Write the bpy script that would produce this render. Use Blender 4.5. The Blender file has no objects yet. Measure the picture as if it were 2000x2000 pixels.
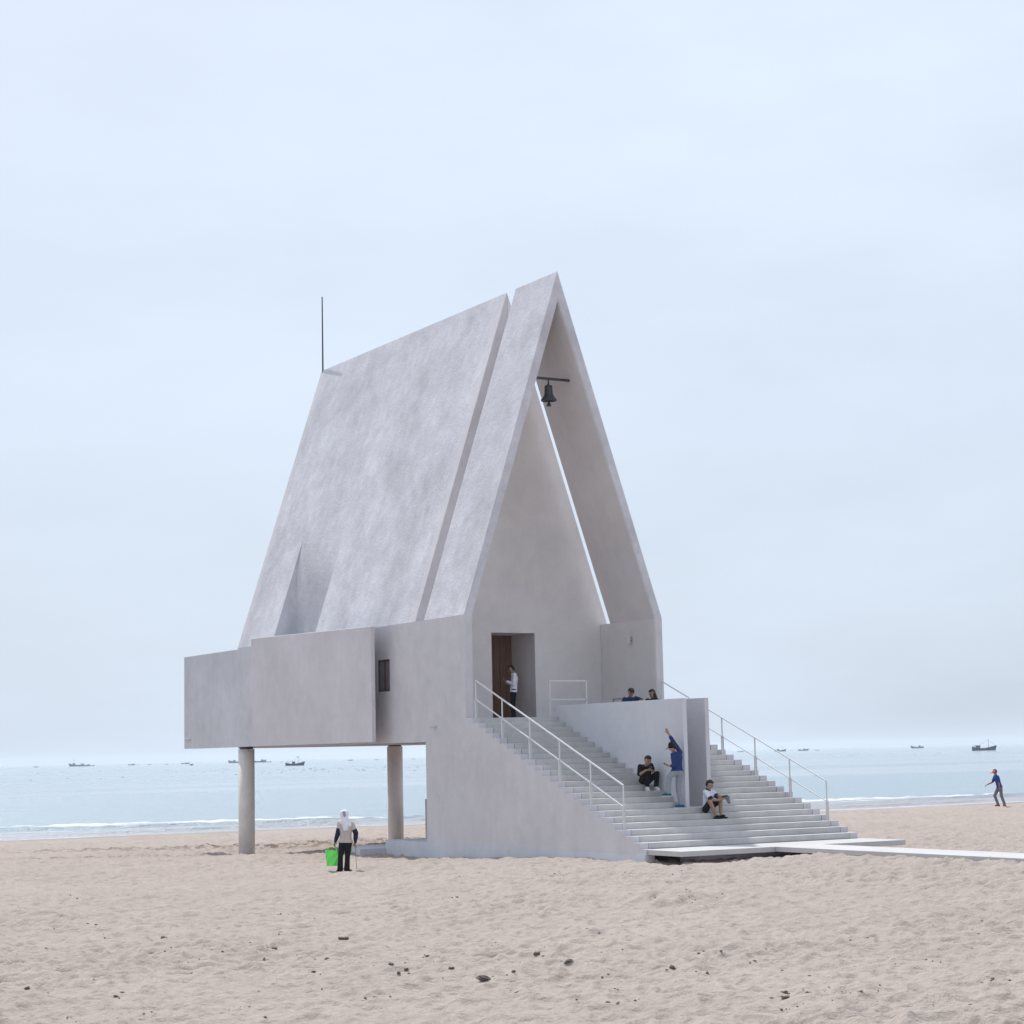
import bpy, bmesh, math, random
import numpy as np
from mathutils import Vector, Matrix

rng = np.random.default_rng(7)
random.seed(7)
scn = bpy.context.scene
COL = scn.collection

# ------------------------------------------------------------------ camera
OFF = 4.6                                   # sea level is z = 0, the porch landing is z = 4.6
CAM = np.array([-27.39089, -49.75786, -1.04467 + OFF])
YAW, PITCH, ROLL, FPX = 0.5288, 0.12235, -0.02158, 3841.872   # FPX: focal length in pixels of a 2000 px frame
fw = np.array([math.sin(YAW) * math.cos(PITCH), math.cos(YAW) * math.cos(PITCH), math.sin(PITCH)])
rt0 = np.array([math.cos(YAW), -math.sin(YAW), 0.0])
up0 = np.cross(rt0, fw)
rt = rt0 * math.cos(ROLL) + up0 * math.sin(ROLL)
up = -rt0 * math.sin(ROLL) + up0 * math.cos(ROLL)
cam = bpy.data.cameras.new('camera')
camo = bpy.data.objects.new('camera', cam)
COL.objects.link(camo)
cam.sensor_width = 36.0
cam.lens = FPX / 2000.0 * 36.0
cam.clip_start = 0.5
cam.clip_end = 20000
camo.matrix_world = Matrix(((rt[0], up[0], -fw[0], CAM[0]), (rt[1], up[1], -fw[1], CAM[1]),
                            (rt[2], up[2], -fw[2], CAM[2]), (0, 0, 0, 1)))
scn.camera = camo

# ------------------------------------------------------------------ light, sky, exposure
SUN_EL, SUN_AZ = math.radians(58.8), math.radians(5.0)        # azimuth from +Y towards +X
world = bpy.data.worlds.new('World')
scn.world = world
world.use_nodes = True
wn, wl = world.node_tree.nodes, world.node_tree.links
wn.clear()
w_out = wn.new('ShaderNodeOutputWorld')
w_bg = wn.new('ShaderNodeBackground')
w_sky = wn.new('ShaderNodeTexSky')
w_sky.sky_type = 'NISHITA'
w_sky.sun_disc = False
w_sky.sun_elevation = SUN_EL
w_sky.sun_rotation = SUN_AZ
w_sky.air_density = 1.0
w_sky.dust_density = 3.0
w_sky.ozone_density = 1.5
w_bg.inputs['Strength'].default_value = 0.10
# thin bright overcast veil over the blue, with faint streaks of cloud
tc = wn.new('ShaderNodeTexCoord')
mp = wn.new('ShaderNodeMapping')
mp.inputs['Scale'].default_value = (1.6, 1.6, 5.0)
nz = wn.new('ShaderNodeTexNoise')
nz.inputs['Scale'].default_value = 2.2
nz.inputs['Detail'].default_value = 5.0
nz.inputs['Roughness'].default_value = 0.55
rmp = wn.new('ShaderNodeMapRange')
rmp.inputs['From Min'].default_value = 0.35
rmp.inputs['From Max'].default_value = 0.7
rmp.inputs['To Min'].default_value = 0.74
rmp.inputs['To Max'].default_value = 0.94
mixw = wn.new('ShaderNodeMix')
mixw.data_type = 'RGBA'
mixw.inputs['B'].default_value = (8.1, 9.15, 10.7, 1)
wl.new(tc.outputs['Generated'], mp.inputs['Vector'])
wl.new(mp.outputs['Vector'], nz.inputs['Vector'])
wl.new(nz.outputs['Fac'], rmp.inputs['Value'])
wl.new(rmp.outputs['Result'], mixw.inputs['Factor'])
wl.new(w_sky.outputs['Color'], mixw.inputs['A'])
# the veil is a little duller towards the horizon, all the way round
sepw = wn.new('ShaderNodeSeparateXYZ')
wl.new(tc.outputs['Generated'], sepw.inputs['Vector'])
hr = wn.new('ShaderNodeMapRange')
hr.interpolation_type = 'SMOOTHSTEP'
hr.inputs['From Min'].default_value = -0.02
hr.inputs['From Max'].default_value = 0.30
wl.new(sepw.outputs['Z'], hr.inputs['Value'])
dull = wn.new('ShaderNodeMix')
dull.data_type = 'RGBA'
dull.inputs['A'].default_value = (0.885, 0.90, 0.905, 1)
dull.inputs['B'].default_value = (1, 1, 1, 1)
wl.new(hr.outputs['Result'], dull.inputs['Factor'])
mulw = wn.new('ShaderNodeMix')
mulw.data_type = 'RGBA'
mulw.blend_type = 'MULTIPLY'
mulw.inputs['Factor'].default_value = 1.0
wl.new(mixw.outputs['Result'], mulw.inputs['A'])
wl.new(dull.outputs['Result'], mulw.inputs['B'])
wl.new(mulw.outputs['Result'], w_bg.inputs['Color'])
wl.new(w_bg.outputs['Background'], w_out.inputs['Surface'])

sun = bpy.data.lights.new('sun', 'SUN')
sun.energy = 3.7
sun.angle = math.radians(0.6)
sun.color = (1.0, 0.98, 0.955)
suno = bpy.data.objects.new('sun', sun)
COL.objects.link(suno)
sd = Vector((math.sin(SUN_AZ) * math.cos(SUN_EL), math.cos(SUN_AZ) * math.cos(SUN_EL), math.sin(SUN_EL)))
suno.rotation_euler = sd.to_track_quat('Z', 'Y').to_euler()

scn.view_settings.view_transform = 'Standard'
scn.view_settings.look = 'None'
scn.view_settings.gamma = 1.0
scn.view_settings.use_curve_mapping = False
scn.view_settings.exposure = 0.0
scn.render.engine = 'CYCLES'
scn.cycles.use_denoising = True
scn.cycles.max_bounces = 12
scn.cycles.diffuse_bounces = 9
scn.cycles.volume_bounces = 1
scn.cycles.sample_clamp_indirect = 6.0

# ------------------------------------------------------------------ haze: one box of even air round everything
HAZE_DENSITY = 0.00014
def haze():
    m = bpy.data.materials.new('haze_air')
    m.use_nodes = True
    n, l = m.node_tree.nodes, m.node_tree.links
    n.clear()
    o = n.new('ShaderNodeOutputMaterial')
    v = n.new('ShaderNodeVolumePrincipled')
    v.inputs['Color'].default_value = (0.90, 0.95, 1.0, 1)
    v.inputs['Density'].default_value = HAZE_DENSITY
    v.inputs['Anisotropy'].default_value = 0.0
    l.new(v.outputs['Volume'], o.inputs['Volume'])
    me = bpy.data.meshes.new('haze')
    x0, x1, y0, y1, z0, z1 = -4200, 5200, -900, 7200, -5.0, 24.0
    vs = [(x, y, z) for x in (x0, x1) for y in (y0, y1) for z in (z0, z1)]
    me.from_pydata(vs, [], [(0, 1, 3, 2), (4, 6, 7, 5), (0, 4, 5, 1), (2, 3, 7, 6), (0, 2, 6, 4), (1, 5, 7, 3)])
    me.materials.append(m)
    ob = bpy.data.objects.new('haze', me)
    COL.objects.link(ob)
    ob['kind'] = 'stuff'
haze()

# ------------------------------------------------------------------ helpers
def lin(r, g, b):
    f = lambda c: (c / 255 / 12.92) if c / 255 <= 0.04045 else ((c / 255 + 0.055) / 1.055) ** 2.4
    return (f(r), f(g), f(b))

def new_mat(name):
    m = bpy.data.materials.new(name)
    m.use_nodes = True
    n, l = m.node_tree.nodes, m.node_tree.links
    return m, n, l, n['Principled BSDF']

def noise_node(n, l, scale, detail=4, rough=0.55, stretch=None, coord='Object'):
    t = n.new('ShaderNodeTexCoord')
    q = n.new('ShaderNodeTexNoise')
    q.inputs['Scale'].default_value = scale
    q.inputs['Detail'].default_value = detail
    q.inputs['Roughness'].default_value = rough
    if stretch:
        mpn = n.new('ShaderNodeMapping')
        mpn.inputs['Scale'].default_value = stretch
        l.new(t.outputs[coord], mpn.inputs['Vector'])
        l.new(mpn.outputs['Vector'], q.inputs['Vector'])
    else:
        l.new(t.outputs[coord], q.inputs['Vector'])
    return q

def math_node(n, l, op, a, b):
    q = n.new('ShaderNodeMath')
    q.operation = op
    for i, v in enumerate((a, b)):
        if isinstance(v, (int, float)):
            q.inputs[i].default_value = v
        else:
            l.new(v, q.inputs[i])
    return q.outputs[0]

def tint(n, l, b, base, fac_socket, lo, hi):
    """base colour times a factor that runs lo..hi with the socket"""
    mr = n.new('ShaderNodeMapRange')
    mr.inputs['From Min'].default_value = 0.25
    mr.inputs['From Max'].default_value = 0.75
    mr.inputs['To Min'].default_value = lo
    mr.inputs['To Max'].default_value = hi
    l.new(fac_socket, mr.inputs['Value'])
    mx = n.new('ShaderNodeMix')
    mx.data_type = 'RGBA'
    mx.blend_type = 'MULTIPLY'
    mx.inputs['Factor'].default_value = 1.0
    if isinstance(base, tuple):
        mx.inputs['A'].default_value = (*base, 1)
    else:
        l.new(base, mx.inputs['A'])
    l.new(mr.outputs['Result'], mx.inputs['B'])
    return mx.outputs['Result']

def plaster(name, base, relief=0.35, relief_scale=7.0, mottle=0.10, swell=0.0):
    m, n, l, b = new_mat(name)
    big = noise_node(n, l, 0.45, 6, 0.62)
    streak = noise_node(n, l, 3.2, 6, 0.7, (1, 1, 0.22))
    blot = noise_node(n, l, 2.2, 6, 0.68)
    fine = noise_node(n, l, 26, 4, 0.6)
    c = tint(n, l, b, base, big.outputs['Fac'], 1 - mottle, 1 + mottle)
    c = tint(n, l, b, c, streak.outputs['Fac'], 1 - mottle * 0.35, 1 + mottle * 0.35)
    c = tint(n, l, b, c, blot.outputs['Fac'], 1 - mottle * 0.6, 1 + mottle * 0.6)
    c = tint(n, l, b, c, fine.outputs['Fac'], 0.97, 1.03)
    l.new(c, b.inputs['Base Color'])
    b.inputs['Roughness'].default_value = 0.85
    b.inputs['Specular IOR Level'].default_value = 0.25
    med = noise_node(n, l, relief_scale, 5, 0.6)
    hgt = math_node(n, l, 'ADD', math_node(n, l, 'MULTIPLY', med.outputs['Fac'], 1.0),
                    math_node(n, l, 'MULTIPLY', fine.outputs['Fac'], 0.35))
    if swell:                                             # hand-trowelled waviness of the render coat
        wav = noise_node(n, l, 0.9, 5, 0.6)
        hgt = math_node(n, l, 'ADD', hgt, math_node(n, l, 'MULTIPLY', wav.outputs['Fac'], swell * 4))
    bp = n.new('ShaderNodeBump')
    bp.inputs['Strength'].default_value = relief
    bp.inputs['Distance'].default_value = 0.05
    l.new(hgt, bp.inputs['Height'])
    l.new(bp.outputs['Normal'], b.inputs['Normal'])
    return m

def simple(name, base, rough=0.7, scale=6.0, var=0.12, bump=0.1, metal=0.0, spec=0.3):
    m, n, l, b = new_mat(name)
    q = noise_node(n, l, scale, 4, 0.6)
    l.new(tint(n, l, b, base, q.outputs['Fac'], 1 - var, 1 + var), b.inputs['Base Color'])
    b.inputs['Roughness'].default_value = rough
    b.inputs['Metallic'].default_value = metal
    b.inputs['Specular IOR Level'].default_value = spec
    if bump:
        bp = n.new('ShaderNodeBump')
        bp.inputs['Strength'].default_value = bump
        bp.inputs['Distance'].default_value = 0.02
        l.new(q.outputs['Fac'], bp.inputs['Height'])
        l.new(bp.outputs['Normal'], b.inputs['Normal'])
    return m

WALL = (0.575, 0.555, 0.575)
M_WALL = plaster('plaster_wall', WALL, 0.20, 5.0, 0.10)
M_PORCH_LIT = plaster('smooth_porch_plaster_lit', (0.665, 0.63, 0.625), 0.12, 4.0, 0.08)  # smooth finish; lighter and warmer to stand in for bounce light in the porch
M_SCREEN = plaster('plaster_screen', (0.595, 0.572, 0.595), 0.2, 5.0, 0.09)  # tone set apart from the annex, standing in for missing shading at their edge
M_ANNEX = plaster('plaster_annex', (0.555, 0.555, 0.585), 0.20, 5.0, 0.12)  # bluer than the screen wall, other half of that painted shading
M_SLOPE = plaster('plaster_slope', (0.552, 0.547, 0.580), 0.34, 11.0, 0.20, 0.45)
M_STEP = plaster('precast_step', (0.515, 0.498, 0.488), 0.10, 8.0, 0.16)
M_DECK = plaster('pale_deck', (0.50, 0.488, 0.485), 0.10, 8.0, 0.08)
M_PLINTH = plaster('plinth_concrete', (0.56, 0.575, 0.615), 0.15, 5.0, 0.10)
M_GUARD = plaster('guard_plaster', (0.60, 0.60, 0.635), 0.15, 5.0, 0.07)
M_RAIL = simple('white_paint', (0.62, 0.62, 0.63), 0.35, 20, 0.04, 0.0, 0.0, 0.5)
M_DARKMETAL = simple('dark_metal', (0.035, 0.036, 0.042), 0.5, 14, 0.25, 0.15, 0.0, 0.5)
M_BELL = simple('bell_iron', (0.045, 0.047, 0.058), 0.45, 18, 0.3, 0.15, 0.3, 0.5)
M_BRONZE = simple('lamp_grey', (0.35, 0.36, 0.36), 0.4, 12, 0.1, 0.0)
M_LAMPWHITE = simple('lamp_white', (0.55, 0.56, 0.57), 0.45, 12, 0.05, 0.0)
M_WOOD = None

def wood(name, base):
    m, n, l, b = new_mat(name)
    q = noise_node(n, l, 9.0, 6, 0.65, (4, 4, 0.3))
    l.new(tint(n, l, b, base, q.outputs['Fac'], 0.6, 1.4), b.inputs['Base Color'])
    b.inputs['Roughness'].default_value = 0.6
    return m
M_WOOD = wood('door_wood', (0.17, 0.085, 0.05))
M_GLASS, _n, _l, _b = new_mat('dark_glass')
_b.inputs['Base Color'].default_value = (0.06, 0.065, 0.07, 1)
_b.inputs['Roughness'].default_value = 0.08

def link(name, me, mat=None, parent=None):
    ob = bpy.data.objects.new(name, me)
    COL.objects.link(ob)
    if mat is not None and len(me.materials) == 0:
        me.materials.append(mat)
    if parent is not None:
        ob.parent = parent
    return ob

def tag(ob, label=None, cat=None, group=None, kind=None):
    if label: ob['label'] = label
    if cat: ob['category'] = cat
    if group: ob['group'] = group
    if kind: ob['kind'] = kind
    return ob

def empty(name, loc=(0, 0, 0)):
    ob = bpy.data.objects.new(name, None)
    COL.objects.link(ob)
    ob.location = loc
    return ob

class MB:
    """collects simple solids; z in chapel coordinates (landing = 0) is lifted by OFF when lift is set"""
    def __init__(self, lift=OFF):
        self.v, self.f, self.lift = [], [], lift
    def add(self, vs, fs):
        o = len(self.v)
        self.v += [(x, y, z + self.lift) for x, y, z in vs]
        self.f += [tuple(i + o for i in f) for f in fs]
    def box(self, x0, x1, y0, y1, z0, z1):
        self.add([(x0, y0, z0), (x1, y0, z0), (x1, y1, z0), (x0, y1, z0), (x0, y0, z1), (x1, y0, z1), (x1, y1, z1), (x0, y1, z1)],
                 [(0, 3, 2, 1), (4, 5, 6, 7), (0, 1, 5, 4), (1, 2, 6, 5), (2, 3, 7, 6), (3, 0, 4, 7)])
    def prism(self, poly, axis, a0, a1):
        n = len(poly)
        def P(p, a):
            return {'x': (a, p[0], p[1]), 'y': (p[0], a, p[1]), 'z': (p[0], p[1], a)}[axis]
        vs = [P(p, a0) for p in poly] + [P(p, a1) for p in poly]
        self.add(vs, [tuple(range(n)), tuple(range(2 * n - 1, n - 1, -1))] + [(i, i + n, (i + 1) % n + n, (i + 1) % n) for i in range(n)])
    def bar(self, a, b, w, d=None):
        """square bar from a to b, w wide (horizontal) and d deep"""
        d = d or w
        a, b = Vector(a), Vector(b)
        t = (b - a).normalized()
        s = t.cross(Vector((0, 0, 1)))
        s = Vector((1, 0, 0)) if s.length < 1e-3 else s.normalized()
        u = s.cross(t)
        vs = []
        for p in (a, b):
            for i, j in ((-1, -1), (1, -1), (1, 1), (-1, 1)):
                vs.append(tuple(p + s * (i * w / 2) + u * (j * d / 2)))
        self.add(vs, [(0, 3, 2, 1), (4, 5, 6, 7), (0, 1, 5, 4), (1, 2, 6, 5), (2, 3, 7, 6), (3, 0, 4, 7)])
    def tube(self, a, b, r, r2=None, seg=16):
        r2 = r if r2 is None else r2
        a, b = Vector(a), Vector(b)
        t = (b - a).normalized()
        s = t.orthogonal().normalized()
        u = t.cross(s)
        vs = []
        for p, rr in ((a, r), (b, r2)):
            for i in range(seg):
                q = 2 * math.pi * i / seg
                vs.append(tuple(p + s * (rr * math.cos(q)) + u * (rr * math.sin(q))))
        self.add(vs, [(i, (i + 1) % seg, (i + 1) % seg + seg, i + seg) for i in range(seg)] + [tuple(range(seg - 1, -1, -1)), tuple(range(seg, 2 * seg))])
    def lathe(self, c, prof, seg=28):
        """prof: (radius, z) from top to bottom"""
        vs, fs = [], []
        for r, z in prof:
            for i in range(seg):
                q = 2 * math.pi * i / seg
                vs.append((c[0] + r * math.cos(q), c[1] + r * math.sin(q), c[2] + z))
        for k in range(len(prof) - 1):
            for i in range(seg):
                fs.append((k * seg + i, k * seg + (i + 1) % seg, (k + 1) * seg + (i + 1) % seg, (k + 1) * seg + i))
        self.add(vs, fs)
    def mesh(self, name):
        me = bpy.data.meshes.new(name)
        me.from_pydata(self.v, [], self.f)
        bm = bmesh.new()
        bm.from_mesh(me)
        bmesh.ops.recalc_face_normals(bm, faces=bm.faces)
        bm.to_mesh(me)
        bm.free()
        return me
    def build(self, name, mat, parent=None, bevel=0.0, smooth=False):
        ob = link(name, self.mesh(name), mat, parent)
        if bevel:
            md = ob.modifiers.new('edge', 'BEVEL')
            md.width = bevel
            md.segments = 2
            md.limit_method = 'ANGLE'
            md.angle_limit = math.radians(25)
        if smooth:
            for p in ob.data.polygons:
                p.use_smooth = True
        return ob

# ------------------------------------------------------------------ terrain height
CP = np.array([(0, -9, .83), (0, -6.4, .85), (0, -4, .78), (0, -1, .62), (0, 2.35, .48), (0, 5.2, .54), (-.15, 16, .14), (-4.3, -.8, .50),
               (6, 16, .45), (3, 9, .48), (9, -6, .76), (5, -10, .80), (38, 19, .55), (25, 10, .62), (-17, -32, .80), (-12, -20, .76), (8, -25, .8), (-25, 0, .55), (-22, 12, .35),
               (3.5, -15, .97), (3.5, -19, 1.05), (3.5, -24, 1.06), (9, -18, .98), (-2, -18, .84), (-40, -25, .7), (60, 10, .6), (10, 24, .36), (0, 26, .16)])
SHX = np.array([-400, -20, -1.2, 6.5, 11.7, 20.7, 44.7, 59.4, 120, 500])
SHY = np.array([40.0, 42.8, 43.3, 43.8, 43.9, 42.9, 37.9, 38.4, 39.5, 44])

def g_height(x, y):
    x = np.asarray(x, float); y = np.asarray(y, float)
    num = np.zeros_like(x); den = np.zeros_like(x)
    for cx, cy, cz in CP:
        w = 1.0 / ((x - cx) ** 2 + (y - cy) ** 2 + 4.0) ** 1.6
        num += w * cz; den += w
    g = num / den
    wq = np.exp(-((x - 4.4) / 3.2) ** 4) * np.clip((-9.6 - y) / 3.2, 0, 1) ** 0.8   # sand banked up to the boardwalk
    g = g * (1 - wq) + np.minimum(1.035, 0.965 + 0.04 * np.maximum(-10.2 - y, 0)) * wq
    d = np.interp(x, SHX, SHY) - y                      # metres inland of the water's edge
    t = np.clip((d) / 22.0, 0, 1)
    t = t * t * (3 - 2 * t)
    return np.where(d > 0, g * t + 0.012 * np.minimum(d, 3.0) * (1 - t), np.maximum(d * 0.03, -1.5))

_tab = rng.random((256, 256))
_fx, _fy, _fs = rng.random((256, 256)), rng.random((256, 256)), rng.random((256, 256))
def vnoise(x, y):
    xi, yi = np.floor(x).astype(int), np.floor(y).astype(int)
    fx, fy = x - xi, y - yi
    fx, fy = fx * fx * (3 - 2 * fx), fy * fy * (3 - 2 * fy)
    a = _tab[xi % 256, yi % 256]; b = _tab[(xi + 1) % 256, yi % 256]
    c = _tab[xi % 256, (yi + 1) % 256]; d = _tab[(xi + 1) % 256, (yi + 1) % 256]
    return (a * (1 - fx) + b * fx) * (1 - fy) + (c * (1 - fx) + d * fx) * fy

def bowls(x, y, cell, soft=0.35):
    """trodden sand: shallow bowls that meet in crisp crests; 0 at a bowl's centre, about 1 on a crest"""
    x = x / cell; y = y / cell
    xi, yi = np.floor(x).astype(int), np.floor(y).astype(int)
    d1 = np.full(x.shape, 9.0)
    for i in (-1, 0, 1):
        for j in (-1, 0, 1):
            cx, cy = xi + i, yi + j
            a, b = cx % 256, cy % 256
            k = 0.75 + 0.6 * _fs[a, b]
            dx, dy = x - (cx + _fx[a, b]), y - (cy + _fy[a, b])
            d1 = np.minimum(d1, (dx * dx + dy * dy) * k)
    return np.minimum(d1 / soft, 1.6)

def spot_ray(px, py):
    return fw + (px - 1000) / FPX * rt - (py - 1000) / FPX * up

def on_sand(px, py):
    """point of the beach under a pixel of the 2000 px photograph"""
    d = spot_ray(px, py)
    t = (0.7 - CAM[2]) / d[2]
    for _ in range(30):
        p = CAM + t * d
        t = t * 0.3 + 0.7 * (float(g_height(p[0], p[1])) - CAM[2]) / d[2]
    return CAM + t * d

def on_sea(px, py):
    d = spot_ray(px, py)
    return CAM + (0 - CAM[2]) / d[2] * d

_a, _b = on_sand(420, 1657), on_sand(740, 1642)
TRAMP = ((_a[0] + _b[0]) / 2, (_a[1] + _b[1]) / 2, (_b[1] - _a[1]) / (_b[0] - _a[0]))
MOUNDS = [(on_sand(1306, 1776), 0.75, 0.30), (on_sand(1690, 1975), 1.2, 0.13), (on_sand(1145, 1829), 0.45, 0.08), (on_sand(820, 1700), 0.6, 0.05)]

def sand_height(x, y):
    g = g_height(x, y)
    d = np.interp(x, SHX, SHY) - y
    dry = np.clip(d / 9.0, 0, 1)
    tramp = np.exp(-(((y - TRAMP[1] - TRAMP[2] * (x - TRAMP[0])) / 2.6) ** 2)) * np.exp(-((x - TRAMP[0]) / 11.0) ** 2)
    wx = x + 0.25 * (vnoise(x * 1.7, y * 1.7) - 0.5); wy = y + 0.25 * (vnoise(x * 1.7 + 40, y * 1.7) - 0.5)
    h = 0.10 * (vnoise(x * 0.35, y * 0.35) - 0.5) + 0.05 * (vnoise(x * 1.1 + 9, y * 1.1) - 0.5)
    patch = 0.6 + 0.75 * vnoise(x * 0.22 + 77, y * 0.22 + 5)
    # wind-softened footprints of every size
    h = h + patch * (0.044 * (bowls(wx, wy * 1.2, 0.38) - 0.5) + 0.026 * (bowls(wx + 17, wy * 1.3 + 9, 0.21) - 0.5))
    rid = lambda n: 1 - np.abs(2 * n - 1)
    h = h + patch * 0.04 * (rid(vnoise(wx * 1.9 + 3, wy * 2.6 + 8)) - 0.5) + patch * 0.022 * (rid(vnoise(wx * 4.6 + 51, wy * 6.2 + 18)) - 0.5)
    h = h + tramp * 0.10 * (bowls(x + 5, y + 3, 0.6) - 0.5)
    h = h * dry
    for p, r, a in MOUNDS:
        q = ((x - p[0]) ** 2 + (y - p[1]) ** 2) / (r * r)
        h = h + a * np.exp(-q) * (0.8 + 0.4 * vnoise(x * 4, y * 4))
    return g + h

def grid_mesh(name, X, Y, Z, wrap=False):
    R, C = X.shape
    co = np.stack([X, Y, Z], -1).reshape(-1, 3)
    i = np.arange(R * C).reshape(R, C)
    if wrap:
        j = np.roll(i, -1, axis=1)
        q = np.stack([i[:-1], j[:-1], j[1:], i[1:]], -1).reshape(-1, 4)
    else:
        q = np.stack([i[:-1, :-1], i[:-1, 1:], i[1:, 1:], i[1:, :-1]], -1).reshape(-1, 4)
    me = bpy.data.meshes.new(name)
    me.vertices.add(len(co))
    me.vertices.foreach_set('co', co.astype(np.float32).ravel())
    me.loops.add(len(q) * 4)
    me.loops.foreach_set('vertex_index', q.astype(np.int32).ravel())
    me.polygons.add(len(q))
    me.polygons.foreach_set('loop_start', np.arange(0, len(q) * 4, 4, dtype=np.int32))
    me.polygons.foreach_set('use_smooth', np.ones(len(q), dtype=bool))
    me.update(calc_edges=True)
    me.validate()
    return me

def sand_material():
    m, n, l, b = new_mat('beach_sand')
    big = noise_node(n, l, 0.35, 5, 0.6)
    med = noise_node(n, l, 5.0, 5, 0.65)
    fine = noise_node(n, l, 60.0, 3, 0.7)
    c = tint(n, l, b, (0.405, 0.342, 0.300), big.outputs['Fac'], 0.94, 1.06)
    c = tint(n, l, b, c, med.outputs['Fac'], 0.94, 1.05)
    grit = noise_node(n, l, 17.0, 4, 0.7)
    c = tint(n, l, b, c, grit.outputs['Fac'], 0.92, 1.06)
    c = tint(n, l, b, c, fine.outputs['Fac'], 0.88, 1.10)
    att = n.new('ShaderNodeAttribute')                    # sand darkened in blotches where many feet have passed
    att.attribute_name = 'churn'
    clod = noise_node(n, l, 2.6, 4, 0.65)
    cr = n.new('ShaderNodeMapRange')
    cr.inputs['From Min'].default_value = 0.47
    cr.inputs['From Max'].default_value = 0.54
    l.new(clod.outputs['Fac'], cr.inputs['Value'])
    dm_ = n.new('ShaderNodeMix'); dm_.data_type = 'RGBA'
    l.new(math_node(n, l, 'MULTIPLY', cr.outputs['Result'], att.outputs['Fac']), dm_.inputs['Factor'])
    l.new(c, dm_.inputs['A'])
    dm_.inputs['B'].default_value = (0.17, 0.132, 0.105, 1)
    c = dm_.outputs['Result']
    geo = n.new('ShaderNodeNewGeometry')
    sep = n.new('ShaderNodeSeparateXYZ')
    l.new(geo.outputs['Position'], sep.inputs['Vector'])
    wet = n.new('ShaderNodeMapRange')                     # damp sand along the water's edge
    wet.inputs['From Min'].default_value = 0.005
    wet.inputs['From Max'].default_value = 0.09
    wet.inputs['To Min'].default_value = 1.0
    wet.inputs['To Max'].default_value = 0.0
    l.new(sep.outputs['Z'], wet.inputs['Value'])
    mx = n.new('ShaderNodeMix'); mx.data_type = 'RGBA'
    l.new(wet.outputs['Result'], mx.inputs['Factor'])
    l.new(c, mx.inputs['A'])
    mx.inputs['B'].default_value = (0.22, 0.19, 0.18, 1)
    l.new(mx.outputs['Result'], b.inputs['Base Color'])
    rr = n.new('ShaderNodeMapRange')
    rr.inputs['To Min'].default_value = 0.95
    rr.inputs['To Max'].default_value = 0.35
    l.new(wet.outputs['Result'], rr.inputs['Value'])
    l.new(rr.outputs['Result'], b.inputs['Roughness'])
    b.inputs['Specular IOR Level'].default_value = 0.2
    bp = n.new('ShaderNodeBump')
    bp.inputs['Strength'].default_value = 1.0
    bp.inputs['Distance'].default_value = 0.07
    l.new(math_node(n, l, 'ADD', math_node(n, l, 'MULTIPLY', med.outputs['Fac'], 0.8), math_node(n, l, 'MULTIPLY', grit.outputs['Fac'], 0.45)), bp.inputs['Height'])
    l.new(bp.outputs['Normal'], b.inputs['Normal'])
    return m
M_SAND = sand_material()

def beach():
    dense = np.linspace(-0.31, 0.31, 540)
    side = 0.31 + np.cumsum(np.geomspace(0.0025, 0.16, 48))
    side = side[side < math.pi - 0.02]
    th = np.concatenate([-side[::-1], dense, side]) + YAW
    rs = [1.5]
    while rs[-1] < 1600:
        r = rs[-1]
        rs.append(r + (0.35 if r < 16 else max(0.042, r * 0.0019) if r < 130 else r * 0.05))
    R = np.array(rs)[:, None]
    X = CAM[0] + R * np.sin(th)[None, :]
    Y = CAM[1] + R * np.cos(th)[None, :]
    Z = sand_height(X, Y)
    me = grid_mesh('beach_sand', X, Y, Z, wrap=True)
    ch = np.exp(-(((Y - TRAMP[1] - TRAMP[2] * (X - TRAMP[0])) / 2.4) ** 2)) * np.exp(-((X - TRAMP[0]) / 10.0) ** 2)
    ch = np.maximum(ch, .8 * np.exp(-(((Y - TRAMP[1] + 1.5) / 1.2) ** 2)) * np.exp(-((X - TRAMP[0] + 9) / 8.0) ** 2))
    at_ = me.attributes.new('churn', 'FLOAT', 'POINT')
    at_.data.foreach_set('value', ch.astype(np.float32).ravel())
    ob = link('beach_sand', me, M_SAND)
    tag(ob, kind='structure')
beach()

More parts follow.
